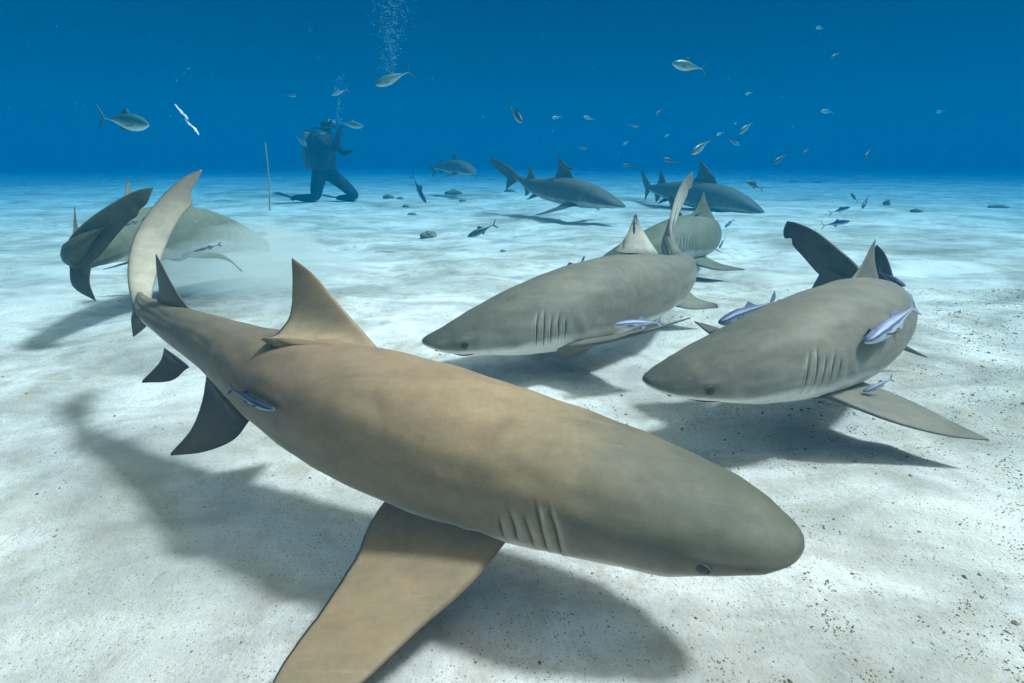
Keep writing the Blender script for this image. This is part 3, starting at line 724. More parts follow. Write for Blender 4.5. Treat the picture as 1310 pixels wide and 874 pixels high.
def make_fish(name, label, cat, length, mat, bend=0.0, kind='jack', tail_mat=None, parent_group=None, slim=1.0, res=1):
    """a fish with its nose at +X, back at +Z, centred on its own origin; part meshes are its children"""
    PR = JPROF if kind == 'jack' else RPROF
    root = tag(empty(name), label, cat, parent_group)
    n = 34; nr = 20
    def spine(s):
        a = bend * (s ** 2)
        return np.array([length * (0.45 - s * 0.86), length * 0.30 * a, 0.0]), np.array([math.sin(a) * 0, 1.0, 0.0])
    V, B = [], []
    for i in range(n):
        s = (i / (n - 1)) ** 1.15
        c, sd_ = spine(s)
        w_, t_, b_ = [np.interp(s, PR[:, 0], PR[:, k]) for k in (1, 2, 3)]
        for j in range(nr):
            a = 2 * math.pi * j / nr; y, z = math.cos(a) * w_, math.sin(a) * (t_ if math.sin(a) > 0 else b_) * slim
            V.append(c + length * np.array([0, y, z])); B.append(0.5 + 0.5 * math.sin(a))
    F = [(i * nr + k, i * nr + (k + 1) % nr, (i + 1) * nr + (k + 1) % nr, (i + 1) * nr + k) for i in range(n - 1) for k in range(nr)]
    F += [tuple(range(nr))[::-1], tuple((n - 1) * nr + k for k in range(nr))]
    Z3 = [0] * len(V)
    O = np.zeros(3)
    geo_obj('body', (V, F, B, Z3, Z3), mat, root, O)
    def q(s, z, y=0.0):
        c, _ = spine(s); return c + length * np.array([0, y, z * slim])
    fm = tail_mat or mat
    kw = dict(nu=12, nv=8, flare=0.2)
    if kind == 'jack':
        g = [fin_geo([q(.97, 0.0), q(1.06, .09), q(1.15, .19)], [q(1.01, -.004), q(1.085, .055), q(1.155, .185)], .010 * length, back=.8, **kw),
             fin_geo([q(.97, 0.0), q(1.06, -.09), q(1.15, -.19)], [q(1.01, .004), q(1.085, -.055), q(1.155, -.185)], .010 * length, back=.8, **kw)]
        geo_obj('tail_fin', merge(g), fm, root, O)
        geo_obj('dorsal_fin', fin_geo([q(.40, .10), q(.44, .15), q(.49, .185)], [q(.88, .015), q(.62, .085), q(.505, .175)], .008 * length, back=.9, **kw), mat, root, O)
        geo_obj('anal_fin', fin_geo([q(.50, -.09), q(.54, -.13), q(.57, -.165)], [q(.88, -.015), q(.68, -.07), q(.585, -.155)], .008 * length, back=.7, **kw), mat, root, O)
        sg = ((1, .052), (-1, .052))
    else:
        g = [fin_geo([q(.97, .004), q(1.04, .07), q(1.13, .13)], [q(1.0, -.004), q(1.09, .035), q(1.135, .12)], .012 * length, back=.8, **kw),
             fin_geo([q(.97, -.004), q(1.04, -.07), q(1.13, -.13)], [q(1.0, .004), q(1.09, -.035), q(1.135, -.12)], .012 * length, back=.8, **kw)]
        geo_obj('tail_fin', merge(g), fm, root, O)
        geo_obj('dorsal_fin', fin_geo([q(.52, .05), q(.58, .085), q(.64, .115)], [q(.92, .008), q(.76, .045), q(.66, .108)], .010 * length, back=.9, **kw), mat, root, O)
        geo_obj('anal_fin', fin_geo([q(.52, -.05), q(.58, -.08), q(.64, -.108)], [q(.92, -.008), q(.76, -.045), q(.66, -.10)], .010 * length, back=.7, **kw), mat, root, O)
        # sucker disc on top of the head
        vs, fs = [], []
        for i in range(9):
            s = .02 + .17 * i / 8
            for j in range(9):
                y = (j / 8 - .5) * .056 * math.sin(math.pi * (i + .6) / 9.2) ** .5
                t_ = np.interp(s, RPROF[:, 0], RPROF[:, 2])
                vs.append(q(s, t_ + .004 - abs(y) * .25 + .003 * (i % 2), y))
        top = len(vs)
        vs += [v - np.array([0, 0, length * .014]) for v in vs]
        fs = [(i * 9 + j, (i + 1) * 9 + j, (i + 1) * 9 + j + 1, i * 9 + j + 1) for i in range(8) for j in range(8)]
        fs += [tuple(top + k for k in f[::-1]) for f in fs]
        rim = [j for j in range(9)] + [i * 9 + 8 for i in range(1, 9)] + [72 + j for j in range(7, -1, -1)] + [i * 9 for i in range(7, 0, -1)]
        fs += [(rim[k], rim[(k + 1) % len(rim)], top + rim[(k + 1) % len(rim)], top + rim[k]) for k in range(len(rim))]
        geo_obj('sucker_disc', (vs, fs, [.9] * len(vs), [0] * len(vs), [0] * len(vs)), mat, root, O)
        sg = ((1, .048), (-1, .048))
    for sgn, yy in sg:
        geo_obj('pectoral_fin', fin_geo([q(.24, -.01, sgn * yy * .8), q(.32, -.035, sgn * (yy + .05)), q(.42, -.055, sgn * (yy + .085))],
                                        [q(.27, -.045, sgn * yy * .7), q(.34, -.06, sgn * (yy + .03)), q(.42, -.06, sgn * (yy + .08))], .006 * length, back=.6, **kw), mat, root, O)
        c = q(.085, .018 if kind == 'jack' else .004, sgn * (.030 if kind == 'jack' else .038)); r_ = length * .011
        vs = [c + r_ * np.array([math.cos(2 * math.pi * j / 10) * math.sin(math.pi * i / 5), math.cos(math.pi * i / 5) * .6, math.sin(2 * math.pi * j / 10) * math.sin(math.pi * i / 5)]) for i in range(6) for j in range(10)]
        fs = [(i * 10 + j, i * 10 + (j + 1) % 10, (i + 1) * 10 + (j + 1) % 10, (i + 1) * 10 + j) for i in range(5) for j in range(10)]
        geo_obj('eye', (vs, fs, [0] * 60, [0] * 60, [0] * 60), EYE, root, O)
    return root

def place(root, nose, tail, roll=0.0, length=1.0):
    """put a fish so that its nose and tail are at two world points"""
    n, t = Vector(nose), Vector(tail)
    X = (n - t).normalized(); Z = Vector((0, 0, 1)); Y = Z.cross(X).normalized(); Z = X.cross(Y)
    M = Matrix((X, Y, Z)).transposed()
    M = M @ Matrix.Rotation(R(roll), 3, 'X')
    k = (n - t).length / length
    # origin sits 0.45 of the fish behind its nose; the tail tips reach 0.545 behind the origin
    org = n - X * (0.45 / 0.995) * (n - t).length
    root.matrix_world = Matrix.Translation(org) @ M.to_4x4() @ Matrix.Scale(k / 0.995, 4)
    return root

PROTO = {'jack': make_fish('jack_fish', None, 'fish', 1.0, JACK), 'dark': make_fish('reef_fish', None, 'fish', 1.0, JACK_DARK, slim=.85),
         'blue': make_fish('jack_fish', None, 'fish', 1.0, JACK_BLUE, slim=.9), 'pale': make_fish('jack_fish', None, 'fish', 1.0, JACK_PALE, slim=.9),
         'yel': make_fish('snapper', None, 'fish', 1.0, JACK_BLUE, tail_mat=YELLOW, slim=.9),
         'remb': make_fish('remora', None, 'remora', 1.0, REM_BLUE, kind='remora', bend=.35), 'remp': make_fish('remora', None, 'remora', 1.0, REM_PALE, kind='remora', bend=-.3),
         'remd': make_fish('remora', None, 'remora', 1.0, REM_DARK, kind='remora', bend=.25, slim=.72)}
from mathutils.bvhtree import BVHTree
_trees = []
for _r in [o for o in COL.objects if o.get('category') == 'shark']:
    for _c in _r.children:
        _trees.append(BVHTree.FromPolygons([v.co + _r.location for v in _c.data.vertices], [tuple(p.vertices) for p in _c.data.polygons]))
def skin_depth(px, py, dflt):
    c = Vector((0, 0, CAM_H)); d = at(px, py, 1.0) - c; best = None
    for t in _trees:
        hit = t.ray_cast(c, d.normalized(), 12.0)
        if hit[0] is not None:
            k = hit[3] / d.length
            best = k if best is None else min(best, k)
    return best if best is not None and abs(best - dflt) < .6 else dflt
def rest(kind, a, b, off, label, group, roll=0.0):
    """a remora held just off the shark skin that lies under its nose and tail"""
    da, db = skin_depth(a[0], a[1], a[2]), skin_depth(b[0], b[1], b[2])
    db = min(max(db, da - .05), da + .09)
    m = skin_depth((a[0] + b[0]) / 2, (a[1] + b[1]) / 2, (da + db) / 2)
    sh = max(0, (da + db) / 2 - m)
    return fish(kind, (a[0], a[1], da - off - sh), (b[0], b[1], db - off - sh), label, group, roll)
USED = set()
def fish(kind, nose, tail, label, group='small fish hovering over the feeding sharks', roll=0.0):
    """nose, tail: (px, py, depth)"""
    p = PROTO[kind]
    r = p if kind not in USED else copy_tree(p)
    USED.add(kind)
    r['label'] = label; r['group'] = group
    r['category'] = 'remora' if kind.startswith('rem') else 'fish'
    tail = (tail[0], tail[1], nose[2] + (tail[2] - nose[2]) * (1.0 if kind.startswith('rem') else 0.3))
    return place(r, at(*nose), at(*tail), roll)

FISH = [
 ('jack', (191, 160, 5.0), (124, 149, 5.6), 'grey-green jack swimming level in open water above the far left sharks'),
 ('jack', (480, 109, 6.0), (528, 90, 6.4), 'green jack under the bubble column, nose dipped and tail raised'),
 ('pale', (424, 122, 8.0), (446, 114, 8.2), 'pale fish just above the diver in the thin trail of bubbles'),
 ('pale', (393, 187, 9.6), (377, 173, 9.8), 'pale fish close behind the shoulder of the diver'),
 ('pale', (465, 162, 9.9), (430, 156, 10.3), 'pale fish in front of the face of the diver'),
 ('pale', (380, 122, 12.0), (364, 123, 12.4), 'faint small fish far off in blue water near the white bait scrap'),
 ('blue', (545, 260, 5.4), (526, 222, 5.7), 'blue fish diving head down to the sand beside the kneeling diver'),
 ('jack', (668, 157, 5.6), (650, 132, 6.2), 'fish diving steeply in blue water over the dark side-on shark'),
 ('jack', (860, 81, 5.0), (904, 89, 5.5), 'green silvery jack alone highest in the open blue water'),
 ('pale', (706, 151, 10.5), (720, 149, 11.0), 'small faint fish first of the pair level with the steeply diving fish'),
 ('pale', (746, 149, 10.5), (762, 154, 11.0), 'small faint fish second of the pair level with the steeply diving fish'),
 ('pale', (751, 190, 9.0), (737, 188, 9.3), 'bright small fish low over the pilot fish of the dark shark'),
 ('dark', (734, 217, 7.6), (716, 214, 7.9), 'dark pilot fish riding over the dorsal fin of the dark side-on shark'),
 ('pale', (817, 162, 8.6), (803, 159, 9.0), 'bright silvery fish in blue water between the diving fish and the dense cluster'),
 ('dark', (838, 148, 9.5), (850, 138, 9.9), 'small dark fish above the bright silvery fish, tail raised'),
 ('pale', (797, 185, 12.0), (805, 180, 12.4), 'tiny faint fish over the gap between the two side-on sharks'),
 ('pale', (850, 175, 12.0), (858, 171, 12.4), 'tiny pale speck of a fish left of the cluster above the hazy shark'),
 ('jack', (884, 197, 6.2), (911, 178, 6.7), 'green fish nose down over the dorsal fin of the hazy shark'),
 ('pale', (916, 173, 9.4), (927, 169, 9.8), 'small bright fish in the middle of the cluster above the hazy shark'),
 ('jack', (945, 171, 8.6), (965, 155, 9.0), 'fish with raised tail at the upper edge of the cluster above the hazy shark'),
 ('pale', (946, 186, 9.4), (928, 176, 9.8), 'pale fish below the upper fish of the cluster above the hazy shark'),
 ('pale', (939, 159, 9.6), (944, 156, 9.8), 'tiny bright fish at the top of the cluster above the hazy shark'),
 ('pale', (953, 121, 11.0), (964, 118, 11.4), 'faint fish high over the cluster above the hazy shark'),
 ('dark', (847, 203, 8.4), (871, 209, 8.8), 'dark slim fish over the tail of the hazy shark'),
 ('dark', (796, 211, 8.8), (814, 213, 9.2), 'dark slim fish on the horizon between the two side-on sharks'),
 ('dark', (954, 232, 5.2), (977, 243, 5.5), 'dark fish nose up at the head of the hazy shark'),
 ('pale', (1050, 142, 9.5), (1068, 144, 9.9), 'single pale fish in blue water right of the cluster'),
 ('dark', (989, 209, 7.4), (1009, 196, 7.8), 'dark fish nose down on the horizon right of the hazy shark'),
 ('dark', (1105, 204, 8.6), (1116, 187, 9.0), 'dark fish tail up on the horizon above the raised dark tail'),
 ('pale', (1044, 35, 10.0), (1055, 37, 10.4), 'faint fish near the top edge of the picture'),
 ('dark', (1062, 75, 11.0), (1078, 66, 11.4), 'faint dark fish high in open water below the topmost fish'),
 ('dark', (1101, 231, 6.8), (1105, 222, 7.0), 'small dark fish low over the sand, highest of the four behind the raised dark tail'),
 ('dark', (1088, 247, 5.6), (1098, 259, 5.8), 'short dark fish over sand, second highest of four behind the raised dark tail'),
 ('dark', (1103, 267, 5.2), (1112, 249, 5.6), 'thin upright fish with its nose down behind the raised dark tail'),
 ('blue', (1088, 265, 4.8), (1060, 273, 5.1), 'slim blue fish, upper of the close pair behind the raised dark tail'),
 ('yel', (1088, 283, 4.6), (1050, 289, 4.9), 'blue fish with yellow tail, lower of the close pair behind the raised dark tail'),
 ('dark', (598, 303, 4.4), (636, 286, 4.7), 'grey fish grazing the pale sand with raised tail left of the centre shark'),
 ('blue', (927, 291, 3.9), (940, 280, 4.1), 'small blue fish off the flank of the half hidden shark, upper of two'),
 ('blue', (920, 318, 3.9), (928, 303, 4.1), 'small blue fish off the flank of the half hidden shark, lower of two'),
 ('dark', (1025, 199, 12.5), (1040, 187, 13.0), 'faint dark fish above the horizon beyond the raised dark tail'),
 ('dark', (888, 277, 4.2), (899, 272, 4.2), 'tiny dark fish against the dorsal fin of the half hidden shark'),
 ('pale', (1198, 144, 13.0), (1210, 141, 13.4), 'very faint fish in the blue water near the picture edge'),
]
for k, a, b, l in FISH: fish(k, a, b, l)

RG = 'remoras travelling with the sharks'
rest('remd', (353, 524, 1.25), (281, 495, 1.35), 0.012, 'dark striped remora with bright blue cheek on the flank of the nearest shark', RG, roll=-20)
fish('remb', (706, 352, 2.42), (746, 333, 2.50), 'blue striped remora on the back of the centre shark', RG, roll=10)
fish('remp', (785, 416, 2.10), (852, 411, 2.14), 'pale lilac remora lying along the pectoral fin of the centre shark', RG, roll=25)
fish('remb', (920, 413, 1.95), (986, 388, 2.10), 'blue remora swimming beyond the back of the shark with the dark tail', RG, roll=30)
fish('remb', (1158, 366, 2.16), (1116, 345, 2.30), 'dark blue remora hooked over the rear fin of the shark with the dark tail', RG, roll=-10)
rest('remp', (1106, 438, 1.85), (1188, 386, 1.92), 0.03, 'pale lilac remora clinging to the flank of the shark with the dark tail', RG, roll=25)
rest('remp', (1104, 501, 1.7), (1148, 484, 1.75), 0.03, 'white remora perched on the long pectoral fin of the shark with the dark tail', RG, roll=10)
fish('remb', (811, 300, 2.50), (813, 276, 2.50), 'small dark remora stuck high on the dorsal fin of the centre shark', RG, roll=90)
fish('remd', (248, 322, 3.20), (283, 313, 3.30), 'dark remora with white edge below the gills of the olive shark', RG, roll=20)
fish('remd', (152, 291, 2.62), (186, 281, 2.70), 'thin dark remora trailing beside the dark tail of the olive shark', RG, roll=20)

# ------------------------------------------------------------------ diver kneeling on the sand
SUIT = plain('wetsuit', (0.010, 0.013, 0.018), 0.75, 0.2, 0.4, 14, bumpy=0.3)
GEAR = plain('dive_gear', (0.012, 0.014, 0.018), 0.5, 0.3)
TANK = plain('tank_metal', (0.10, 0.11, 0.12), 0.35, 0.5)
FINM = plain('swim_fin', (0.02, 0.05, 0.09), 0.5)
SKINP = plain('skin_face', (0.38, 0.26, 0.19), 0.6)
GLASSM = plain('mask_glass', (0.25, 0.30, 0.32), 0.1, 0.7)
BUB, _nt, _p = new_mat('air_bubble')
_p.inputs['Base Color'].default_value = (0.45, 0.62, 0.66, 1); _p.inputs['Roughness'].default_value = 0.15; _p.inputs['Transmission Weight'].default_value = 0.25

def skin_body(name, nodes, edges, mat, parent, root_i=0, sub=2):
    me = bpy.data.meshes.new(name)
    me.from_pydata([n[0] for n in nodes], edges, [])
    o = bpy.data.objects.new(name, me); COL.objects.link(o); o.parent = parent
    me.materials.append(mat)
    md = o.modifiers.new('skin', 'SKIN'); md.use_smooth_shade = True
    for i, n in enumerate(nodes):
        sv = me.skin_vertices[0].data[i]; r = n[1] * 1.22 if (not isinstance(n[1], tuple) and n[1] > .04) else n[1]
        sv.radius = (r, r) if not isinstance(r, tuple) else r
        sv.use_root = (i == root_i)
    ss = o.modifiers.new('sub', 'SUBSURF'); ss.levels = sub; ss.render_levels = sub
    return o

def tube(pts, rad, n=10, m=40, caps=True):
    P = crom(pts, m); rr = np.interp(np.linspace(0, 1, m), np.linspace(0, 1, len(rad)), rad)
    T = np.gradient(P, axis=0); T /= np.maximum(np.linalg.norm(T, axis=1, keepdims=True), 1e-9)
    V = []
    a = np.array([0, 0, 1.0]) if abs(T[0][2]) < .8 else np.array([1.0, 0, 0])
    for i in range(m):
        a = a - T[i] * (a @ T[i]); a /= np.linalg.norm(a); b = np.cross(T[i], a)
        for j in range(n):
            t = 2 * math.pi * j / n
            V.append(P[i] + rr[i] * (math.cos(t) * a + math.sin(t) * b))
    F = [(i * n + j, i * n + (j + 1) % n, (i + 1) * n + (j + 1) % n, (i + 1) * n + j) for i in range(m - 1) for j in range(n)]
    F += [tuple(range(n))[::-1], tuple((m - 1) * n + j for j in range(n))]
    return V, F

def tube_obj(name, pts, rad, mat, parent, n=10, m=40):
    v, f = tube(pts, rad, n, m); return mesh_obj(name, v, f, mat, parent)

def build_diver():
    g = on_ground(425, 262)
    gz = sand_height(g.x, g.y)
    root = tag(empty('person', (g.x, g.y, gz)), 'diver in a dark wetsuit kneeling on the sand with one arm raised', 'person')
    root.rotation_euler.z = R(-8); root.scale = (1.0, 1.25, 0.97)
    nodes = [((-.11, 0, .64), (.17, .17)), ((-.13, 0, .84), (.155, .15)), ((-.12, 0, 1.08), (.19, .17)), ((-.09, 0, 1.25), (.15, .15)), ((-.01, 0, 1.37), .075), ((.02, 0, 1.42), .075),
             ((-.12, -.12, .56), .13), ((-.19, -.15, .33), .105), ((-.24, -.16, .10), .085), ((-.45, -.16, .09), .07), ((-.66, -.16, .10), .048), ((-.76, -.16, .06), .04),
             ((-.08, .12, .56), .13), ((.18, .17, .34), .105), ((.40, .20, .11), .085), ((.22, .26, .07), .07), ((.0, .30, .06), .048), ((-.08, .31, .05), .04),
             ((-.06, -.17, 1.26), .085), ((.12, -.26, 1.10), .062), ((.30, -.27, 1.03), .06), ((.35, -.24, 1.18), .055), ((.39, -.20, 1.33), .042), ((.40, -.19, 1.38), .040),
             ((-.06, .17, 1.26), .085), ((.08, .25, 1.10), .062), ((.20, .24, .96), .055), ((.32, .15, .97), .045), ((.42, .08, .99), .036), ((.46, .06, 1.0), .034),
             ((.05, 0, 1.50), .105), ((.055, 0, 1.58), .095)]
    edges = [(0, 1), (1, 2), (2, 3), (3, 4), (4, 5), (0, 6), (6, 7), (7, 8), (8, 9), (9, 10), (10, 11), (0, 12), (12, 13), (13, 14), (14, 15), (15, 16), (16, 17),
             (3, 18), (18, 19), (19, 20), (20, 21), (21, 22), (22, 23), (3, 24), (24, 25), (25, 26), (26, 27), (27, 28), (28, 29), (5, 30), (30, 31)]
    # gloved fingers, rooted in each palm
    for base, (bx, by, bz), d in ((23, (.40, -.19, 1.38), 'up'), (29, (.46, .06, 1.0), 'fwd')):
        for q in range(5):
            o = (q - 2) * .017; ln = (.045, .062, .068, .060, .048)[q]
            if d == 'up':
                a = (bx + .01, by + o, bz + .035); b_ = (bx + .03 + ln * .3, by + o * 1.3, bz + .035 + ln * .75)
            else:
                a = (bx + .035, by + o, bz); b_ = (bx + .035 + ln * .8, by + o * 1.2, bz - ln * .35)
            nodes += [(a, .010), (b_, .008)]; edges += [(base, len(nodes) - 2), (len(nodes) - 2, len(nodes) - 1)]
    skin_body('body', nodes, edges, SUIT, root)
    # face, mask, regulator
    V, F = [], []
    for i in range(9):
        for j in range(14):
            ph = math.pi * i / 8; th = 2 * math.pi * j / 14
            V.append((.115 + .055 * math.cos(ph), .062 * math.sin(ph) * math.cos(th), 1.51 + .085 * math.sin(ph) * math.sin(th)))
    F = [(i * 14 + j, i * 14 + (j + 1) % 14, (i + 1) * 14 + (j + 1) % 14, (i + 1) * 14 + j) for i in range(8) for j in range(14)]
    mesh_obj('face', V, F, SKINP, root)
    def bev_box(name, c, h, mat, parent, bev=.015):
        bm = bmesh.new(); bmesh.ops.create_cube(bm, size=2)
        for v in bm.verts: v.co = Vector((c[0] + v.co.x * h[0], c[1] + v.co.y * h[1], c[2] + v.co.z * h[2]))
        bmesh.ops.bevel(bm, geom=list(bm.edges), offset=bev, segments=3, affect='EDGES', profile=.5)
        me = bpy.data.meshes.new(name); bm.to_mesh(me); bm.free(); me.materials.append(mat)
        me.polygons.foreach_set('use_smooth', [True] * len(me.polygons))
        o = bpy.data.objects.new(name, me); COL.objects.link(o); o.parent = parent; return o
    mk = bev_box('mask', (.165, 0, 1.545), (.025, .075, .038), GEAR, root)
    bev_box('lens', (.188, 0, 1.545), (.008, .062, .027), GLASSM, mk, .005)
    bev_box('regulator', (.19, 0, 1.455), (.030, .036, .028), GEAR, root)
    tube_obj('hose', [(.19, -.03, 1.455), (.13, -.17, 1.43), (-.08, -.20, 1.42), (-.28, -.08, 1.40)], [.012, .012], GEAR, root)
    tube_obj('hose', [(-.28, .05, 1.38), (-.10, .24, 1.30), (.04, .24, 1.05), (.02, .20, .80)], [.010, .010], GEAR, root)
    # buoyancy vest: a padded shell round the trunk
    V, F = [], []
    for i, (z, cx, rx, ry) in enumerate(((.62, -.12, .20, .22), (.68, -.12, .25, .26), (.92, -.13, .27, .28), (1.14, -.12, .27, .28), (1.30, -.10, .22, .24), (1.38, -.09, .16, .17))):
        for j in range(28):
            t = 2 * math.pi * j / 28
            k = 1 + .05 * math.cos(t * 4) + .03 * math.sin(t * 7 + i)
            V.append((cx + rx * k * math.cos(t), ry * k * math.sin(t), z))
    F = [(i * 28 + j, i * 28 + (j + 1) % 28, (i + 1) * 28 + (j + 1) % 28, (i + 1) * 28 + j) for i in range(5) for j in range(28)]
    F += [tuple(range(28))[::-1], tuple(5 * 28 + j for j in range(28))]
    mesh_obj('vest', V, F, GEAR, root)
    tk = tube_obj('tank', [(-.40, 0, .66), (-.405, 0, .70), (-.41, 0, .95), (-.40, 0, 1.25), (-.39, 0, 1.33), (-.385, 0, 1.36)], [.085, .098, .10, .10, .085, .04], TANK, root, 20, 30)
    tube_obj('valve', [(-.385, 0, 1.35), (-.38, 0, 1.41)], [.03, .025], GEAR, tk, 10, 6)
    for i, (ax, ay, az, bx, by, bz) in enumerate(((-.70, -.16, .08, -1.06, -.18, .20), (-.04, .31, .06, -.42, .36, .12))):
        g_ = fin_geo([(ax + .05, ay - .05, az), ((ax + bx) / 2, ay - .10, (az + bz) / 2), (bx, by - .12, bz)], [(ax + .05, ay + .05, az), ((ax + bx) / 2, ay + .10, (az + bz) / 2), (bx, by + .12, bz)], .03, 16, 10)
        mesh_obj('swim_fin', g_[0], g_[1], FINM, root)
    return root
diver = build_diver()

# ------------------------------------------------------------------ bubbles
def bubble_mesh(spec, name):
    bm = bmesh.new()
    for (p, r) in spec:
        m = Matrix.Translation(p) @ Matrix.Diagonal((r * random.uniform(.9, 1.3), r * random.uniform(.9, 1.3), r * random.uniform(.55, .9), 1))
        bmesh.ops.create_icosphere(bm, subdivisions=1, radius=1, matrix=m)
    me = bpy.data.meshes.new(name); bm.to_mesh(me); bm.free(); me.materials.append(BUB)
    me.polygons.foreach_set('use_smooth', [True] * len(me.polygons))
    o = bpy.data.objects.new(name, me); COL.objects.link(o); return o
spec = []
for i in range(2600):
    t = random.random() ** 0.8                       # 0 low, 1 high
    y = 95 - 125 * t
    x = 497 + 9 * t + random.gauss(0, 5 + 14 * t)
    spec.append((at(x, y, 11.6 + random.gauss(0, .25)), abs(random.gauss(0.002, 0.0035)) + 0.0018))
for i in range(120):
    t = random.random(); spec.append((at(433 + 3 * t + random.gauss(0, 3 + 3 * t), 155 - 60 * t, 11.4 + random.gauss(0, .1)), random.uniform(.003, .010)))
spec = [(p, r) for p, r in spec if p.z < 4.25]
tag(bubble_mesh(spec, 'bubbles'), 'column of fine air bubbles rising from the diver to the surface', kind='stuff')

sn = []
rs = random.Random(11)
for i in range(420):
    d_ = rs.uniform(1.0, 7.0); p_ = at(rs.uniform(-20, 1330), rs.uniform(-10, 420), d_)
    if p_.z > .06: sn.append((p_, rs.uniform(.0006, .0013) * (.6 + .25 * d_)))
tag(bubble_mesh(sn, 'drifting_dust'), 'tiny pale specks drifting through the water', kind='stuff')

# ------------------------------------------------------------------ marker stick, bait scrap, rocks, rubble
b0 = on_ground(345, 271); b0.z = sand_height(b0.x, b0.y) - .05
STICK = plain('stick_wood', (0.34, 0.27, 0.13), 0.8, 0.2, 0.3, 60)
dS = (b0 - Vector((0, 0, CAM_H))).length
top = at(339.5, 183, (at(345, 271, 1) - at(W/2, H/2, 0)).length * 0 + on_ground(345, 271).y * math.cos(PITCH) + (CAM_H) * math.sin(PITCH))
st = tag(empty('marker_stick', tuple(b0)), 'thin yellowish stick standing upright in the sand beside the diver', 'stick')
rel = top - b0
tube_obj('pole', [(0, 0, 0), tuple(rel * .5 + Vector((.02, 0, 0))), tuple(rel)], [.014, .012, .009], STICK, st, 8, 30)
tube_obj('cord_knot', [tuple(rel * .34 + Vector((-.03, 0, 0))), tuple(rel * .35), tuple(rel * .34 + Vector((.02, -.01, -.03)))], [.008, .012, .006], STICK, st, 8, 10)

BAIT = plain('bait_flesh', (0.82, 0.84, 0.84), 0.4, 0.4, 0.1)
bp = [at(224, 134, 4.0), at(232, 144, 4.02), at(238, 150, 3.98), at(240, 157, 4.0), at(247, 163, 4.03), at(254, 172, 4.0)]
v, f = tube([tuple(p) for p in bp], [.001, .007, .003, .009, .004, .008, .002], 8, 46)
v = [p + np.array([0.003 * math.sin(i * .9), 0, 0.006 * math.cos(i * 1.3)]) for i, p in enumerate(v)]
tag(mesh_obj('bait_scrap', v, f, BAIT), 'white ragged strip of bait drifting in blue water', 'bait')

ROCK = plain('rock_algae', (0.20, 0.185, 0.13), 0.9, 0.1, 0.5, 18, bumpy=0.8)
def rock(px, py, wpx, hpx, label, seed, name='rock', cat='rock'):
    p = on_ground(px, py); dist = p.y * math.cos(PITCH) + CAM_H * math.sin(PITCH)
    rx = wpx * .5 * dist / FPX; rz = hpx * .58 * dist / FPX
    bm = bmesh.new(); bmesh.ops.create_icosphere(bm, subdivisions=4, radius=1)
    for q in bm.verts:
        n_ = q.co.normalized()
        d = 1 + .30 * noise.noise(n_ * 1.6 + Vector((seed, 0, 0))) + .16 * noise.noise(n_ * 4 + Vector((0, seed, 0))) + .07 * noise.noise(n_ * 11)
        q.co = Vector((n_.x * rx * d, n_.y * rx * .8 * d, n_.z * rz * d))
    me = bpy.data.meshes.new(name); bm.to_mesh(me); bm.free(); me.materials.append(ROCK)
    me.polygons.foreach_set('use_smooth', [True] * len(me.polygons))
    o = bpy.data.objects.new(name, me); COL.objects.link(o)
    o.location = (p.x, p.y, sand_height(p.x, p.y) + rz * .35)
    return tag(o, label, cat, 'small dark rocks scattered on the sand')
for i, (px, py, a, b, l) in enumerate([
    (549, 300, 22, 11, 'largest brown rock on the pale sand between the tan dorsal fin and the centre shark'),
    (580, 252, 20, 8, 'dark rock on far sand below the faint distant shark'),
    (497, 258, 13, 6, 'dark rock on the sand just beyond the knees of the diver'),
    (512, 259, 8, 4, 'small rock beside the dark rock near the knees of the diver'),
    (519, 267, 8, 4, 'small rock under the blue fish diving head down'),
    (527, 274, 11, 4, 'low rock closest below the blue fish diving head down'),
    (334, 299, 16, 6, 'flat grey stone on open sand by the foot of the marker stick'),
    (1277, 264, 22, 5, 'dark rock on the far sand near the edge of the view'),
    (1170, 277, 14, 5, 'low dark rock on far sand right of the fish group'),
    (1134, 262, 9, 8, 'small upright lump on the far sand beside the thin upright fish'),
    (652, 246, 14, 4, 'dark low rock behind the tail of the dark side-on shark'),
    (592, 262, 9, 3, 'flat low stone nearer than the dark rock under the faint distant shark'),
    (644, 318, 8, 3, 'small pebble on bare sand above the nose of the centre shark'),
    (1015, 232, 12, 2, 'low dark rock on the horizon sand past the hazy shark'),
    (1045, 233, 12, 2, 'low dark rock on the horizon sand above the raised dark tail')]):
    rock(px, py, a, b, l, i * 3.7)

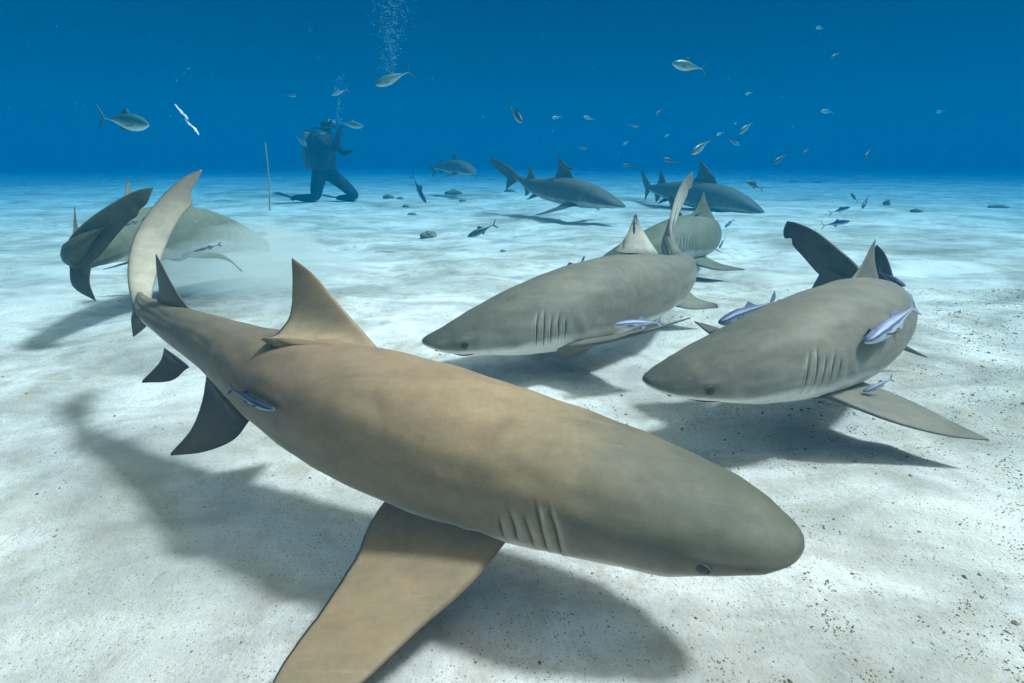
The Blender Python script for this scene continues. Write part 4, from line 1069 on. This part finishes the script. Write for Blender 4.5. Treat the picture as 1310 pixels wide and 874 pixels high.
# loose shell grit on the nearer sand
def build_grit():
    GR, nt, p = new_mat('shell_grit')
    tc = N(nt, 'ShaderNodeTexCoord'); nz = noise_tex(nt, 7, 2, 0.5, tc.outputs['Object'])
    r = ramp(nt, [(0.35, (0.11, 0.09, 0.05)), (0.58, (0.24, 0.20, 0.12)), (0.75, (0.46, 0.42, 0.33))]); nt.links.new(nz.outputs['Fac'], r.inputs[0])
    nt.links.new(r.outputs[0], p.inputs['Base Color']); p.inputs['Roughness'].default_value = .9
    V, F = [], []; rnd = random.Random(5); n = 0
    while n < 46000:
        y = 0.25 + 3.6 * rnd.random() ** 1.5; x = rnd.uniform(-1.0, 1.15) * (y + .6)
        dens = noise.noise(Vector((x * 1.4, y * 1.4, 3.0))) * .7 + .75 * (x / (y + .4)) - .16 + .7 * noise.noise(Vector((x * 9, y * 9, 1))) + .4 * noise.noise(Vector((x * 28, y * 28, 1)))
        if rnd.random() > max(0.02, dens): continue
        n += 1
        r_ = rnd.uniform(.0006, .0019) * (1 + .3 * y) * (rnd.uniform(1.5, 3.2) if rnd.random() < .05 else 1)
        z = sand_height(x, y); a = rnd.uniform(0, 6.28); i0 = len(V)
        for k in range(5):
            t = a + k * 1.2566
            V.append((x + r_ * rnd.uniform(.6, 1.5) * math.cos(t), y + r_ * rnd.uniform(.6, 1.5) * math.sin(t), z - r_ * .2 + rnd.uniform(0, .3) * r_))
        V.append((x, y, z + r_ * rnd.uniform(.4, 1.0)))
        F += [(i0 + k, i0 + (k + 1) % 5, i0 + 5) for k in range(5)]
    return tag(mesh_obj('shell_grit', V, F, GR, smooth=False), 'dark and pale shell grit scattered over the near sand', kind='stuff')
build_grit()

# sand stirred up round the head of the far left shark
def build_cloud():
    m = bpy.data.materials.new('stirred_sand'); m.use_nodes = True
    nt = m.node_tree; nt.nodes.remove(nt.nodes['Principled BSDF'])
    pv = N(nt, 'ShaderNodeVolumePrincipled'); pv.inputs['Color'].default_value = (.85, .90, .86, 1); pv.inputs['Density'].default_value = 2.0
    nt.links.new(pv.outputs[0], nt.nodes['Material Output'].inputs['Volume'])
    bm = bmesh.new(); bmesh.ops.create_icosphere(bm, subdivisions=4, radius=1)
    c = at(306, 334, 3.72)
    for q in bm.verts:
        n_ = q.co.normalized(); d = 1 + .35 * noise.noise(n_ * 1.5 + Vector((4, 4, 0))) + .2 * noise.noise(n_ * 4)
        q.co = Vector((n_.x * .66 * d, n_.y * .50 * d, n_.z * .21 * d))
    me = bpy.data.meshes.new('sand_cloud'); bm.to_mesh(me); bm.free(); me.materials.append(m)
    o = bpy.data.objects.new('sand_cloud', me); COL.objects.link(o); o.location = (c.x, c.y, max(.10, c.z))
    tag(o, 'puff of stirred sand hiding the snout of the olive shark', kind='stuff')
build_cloud()
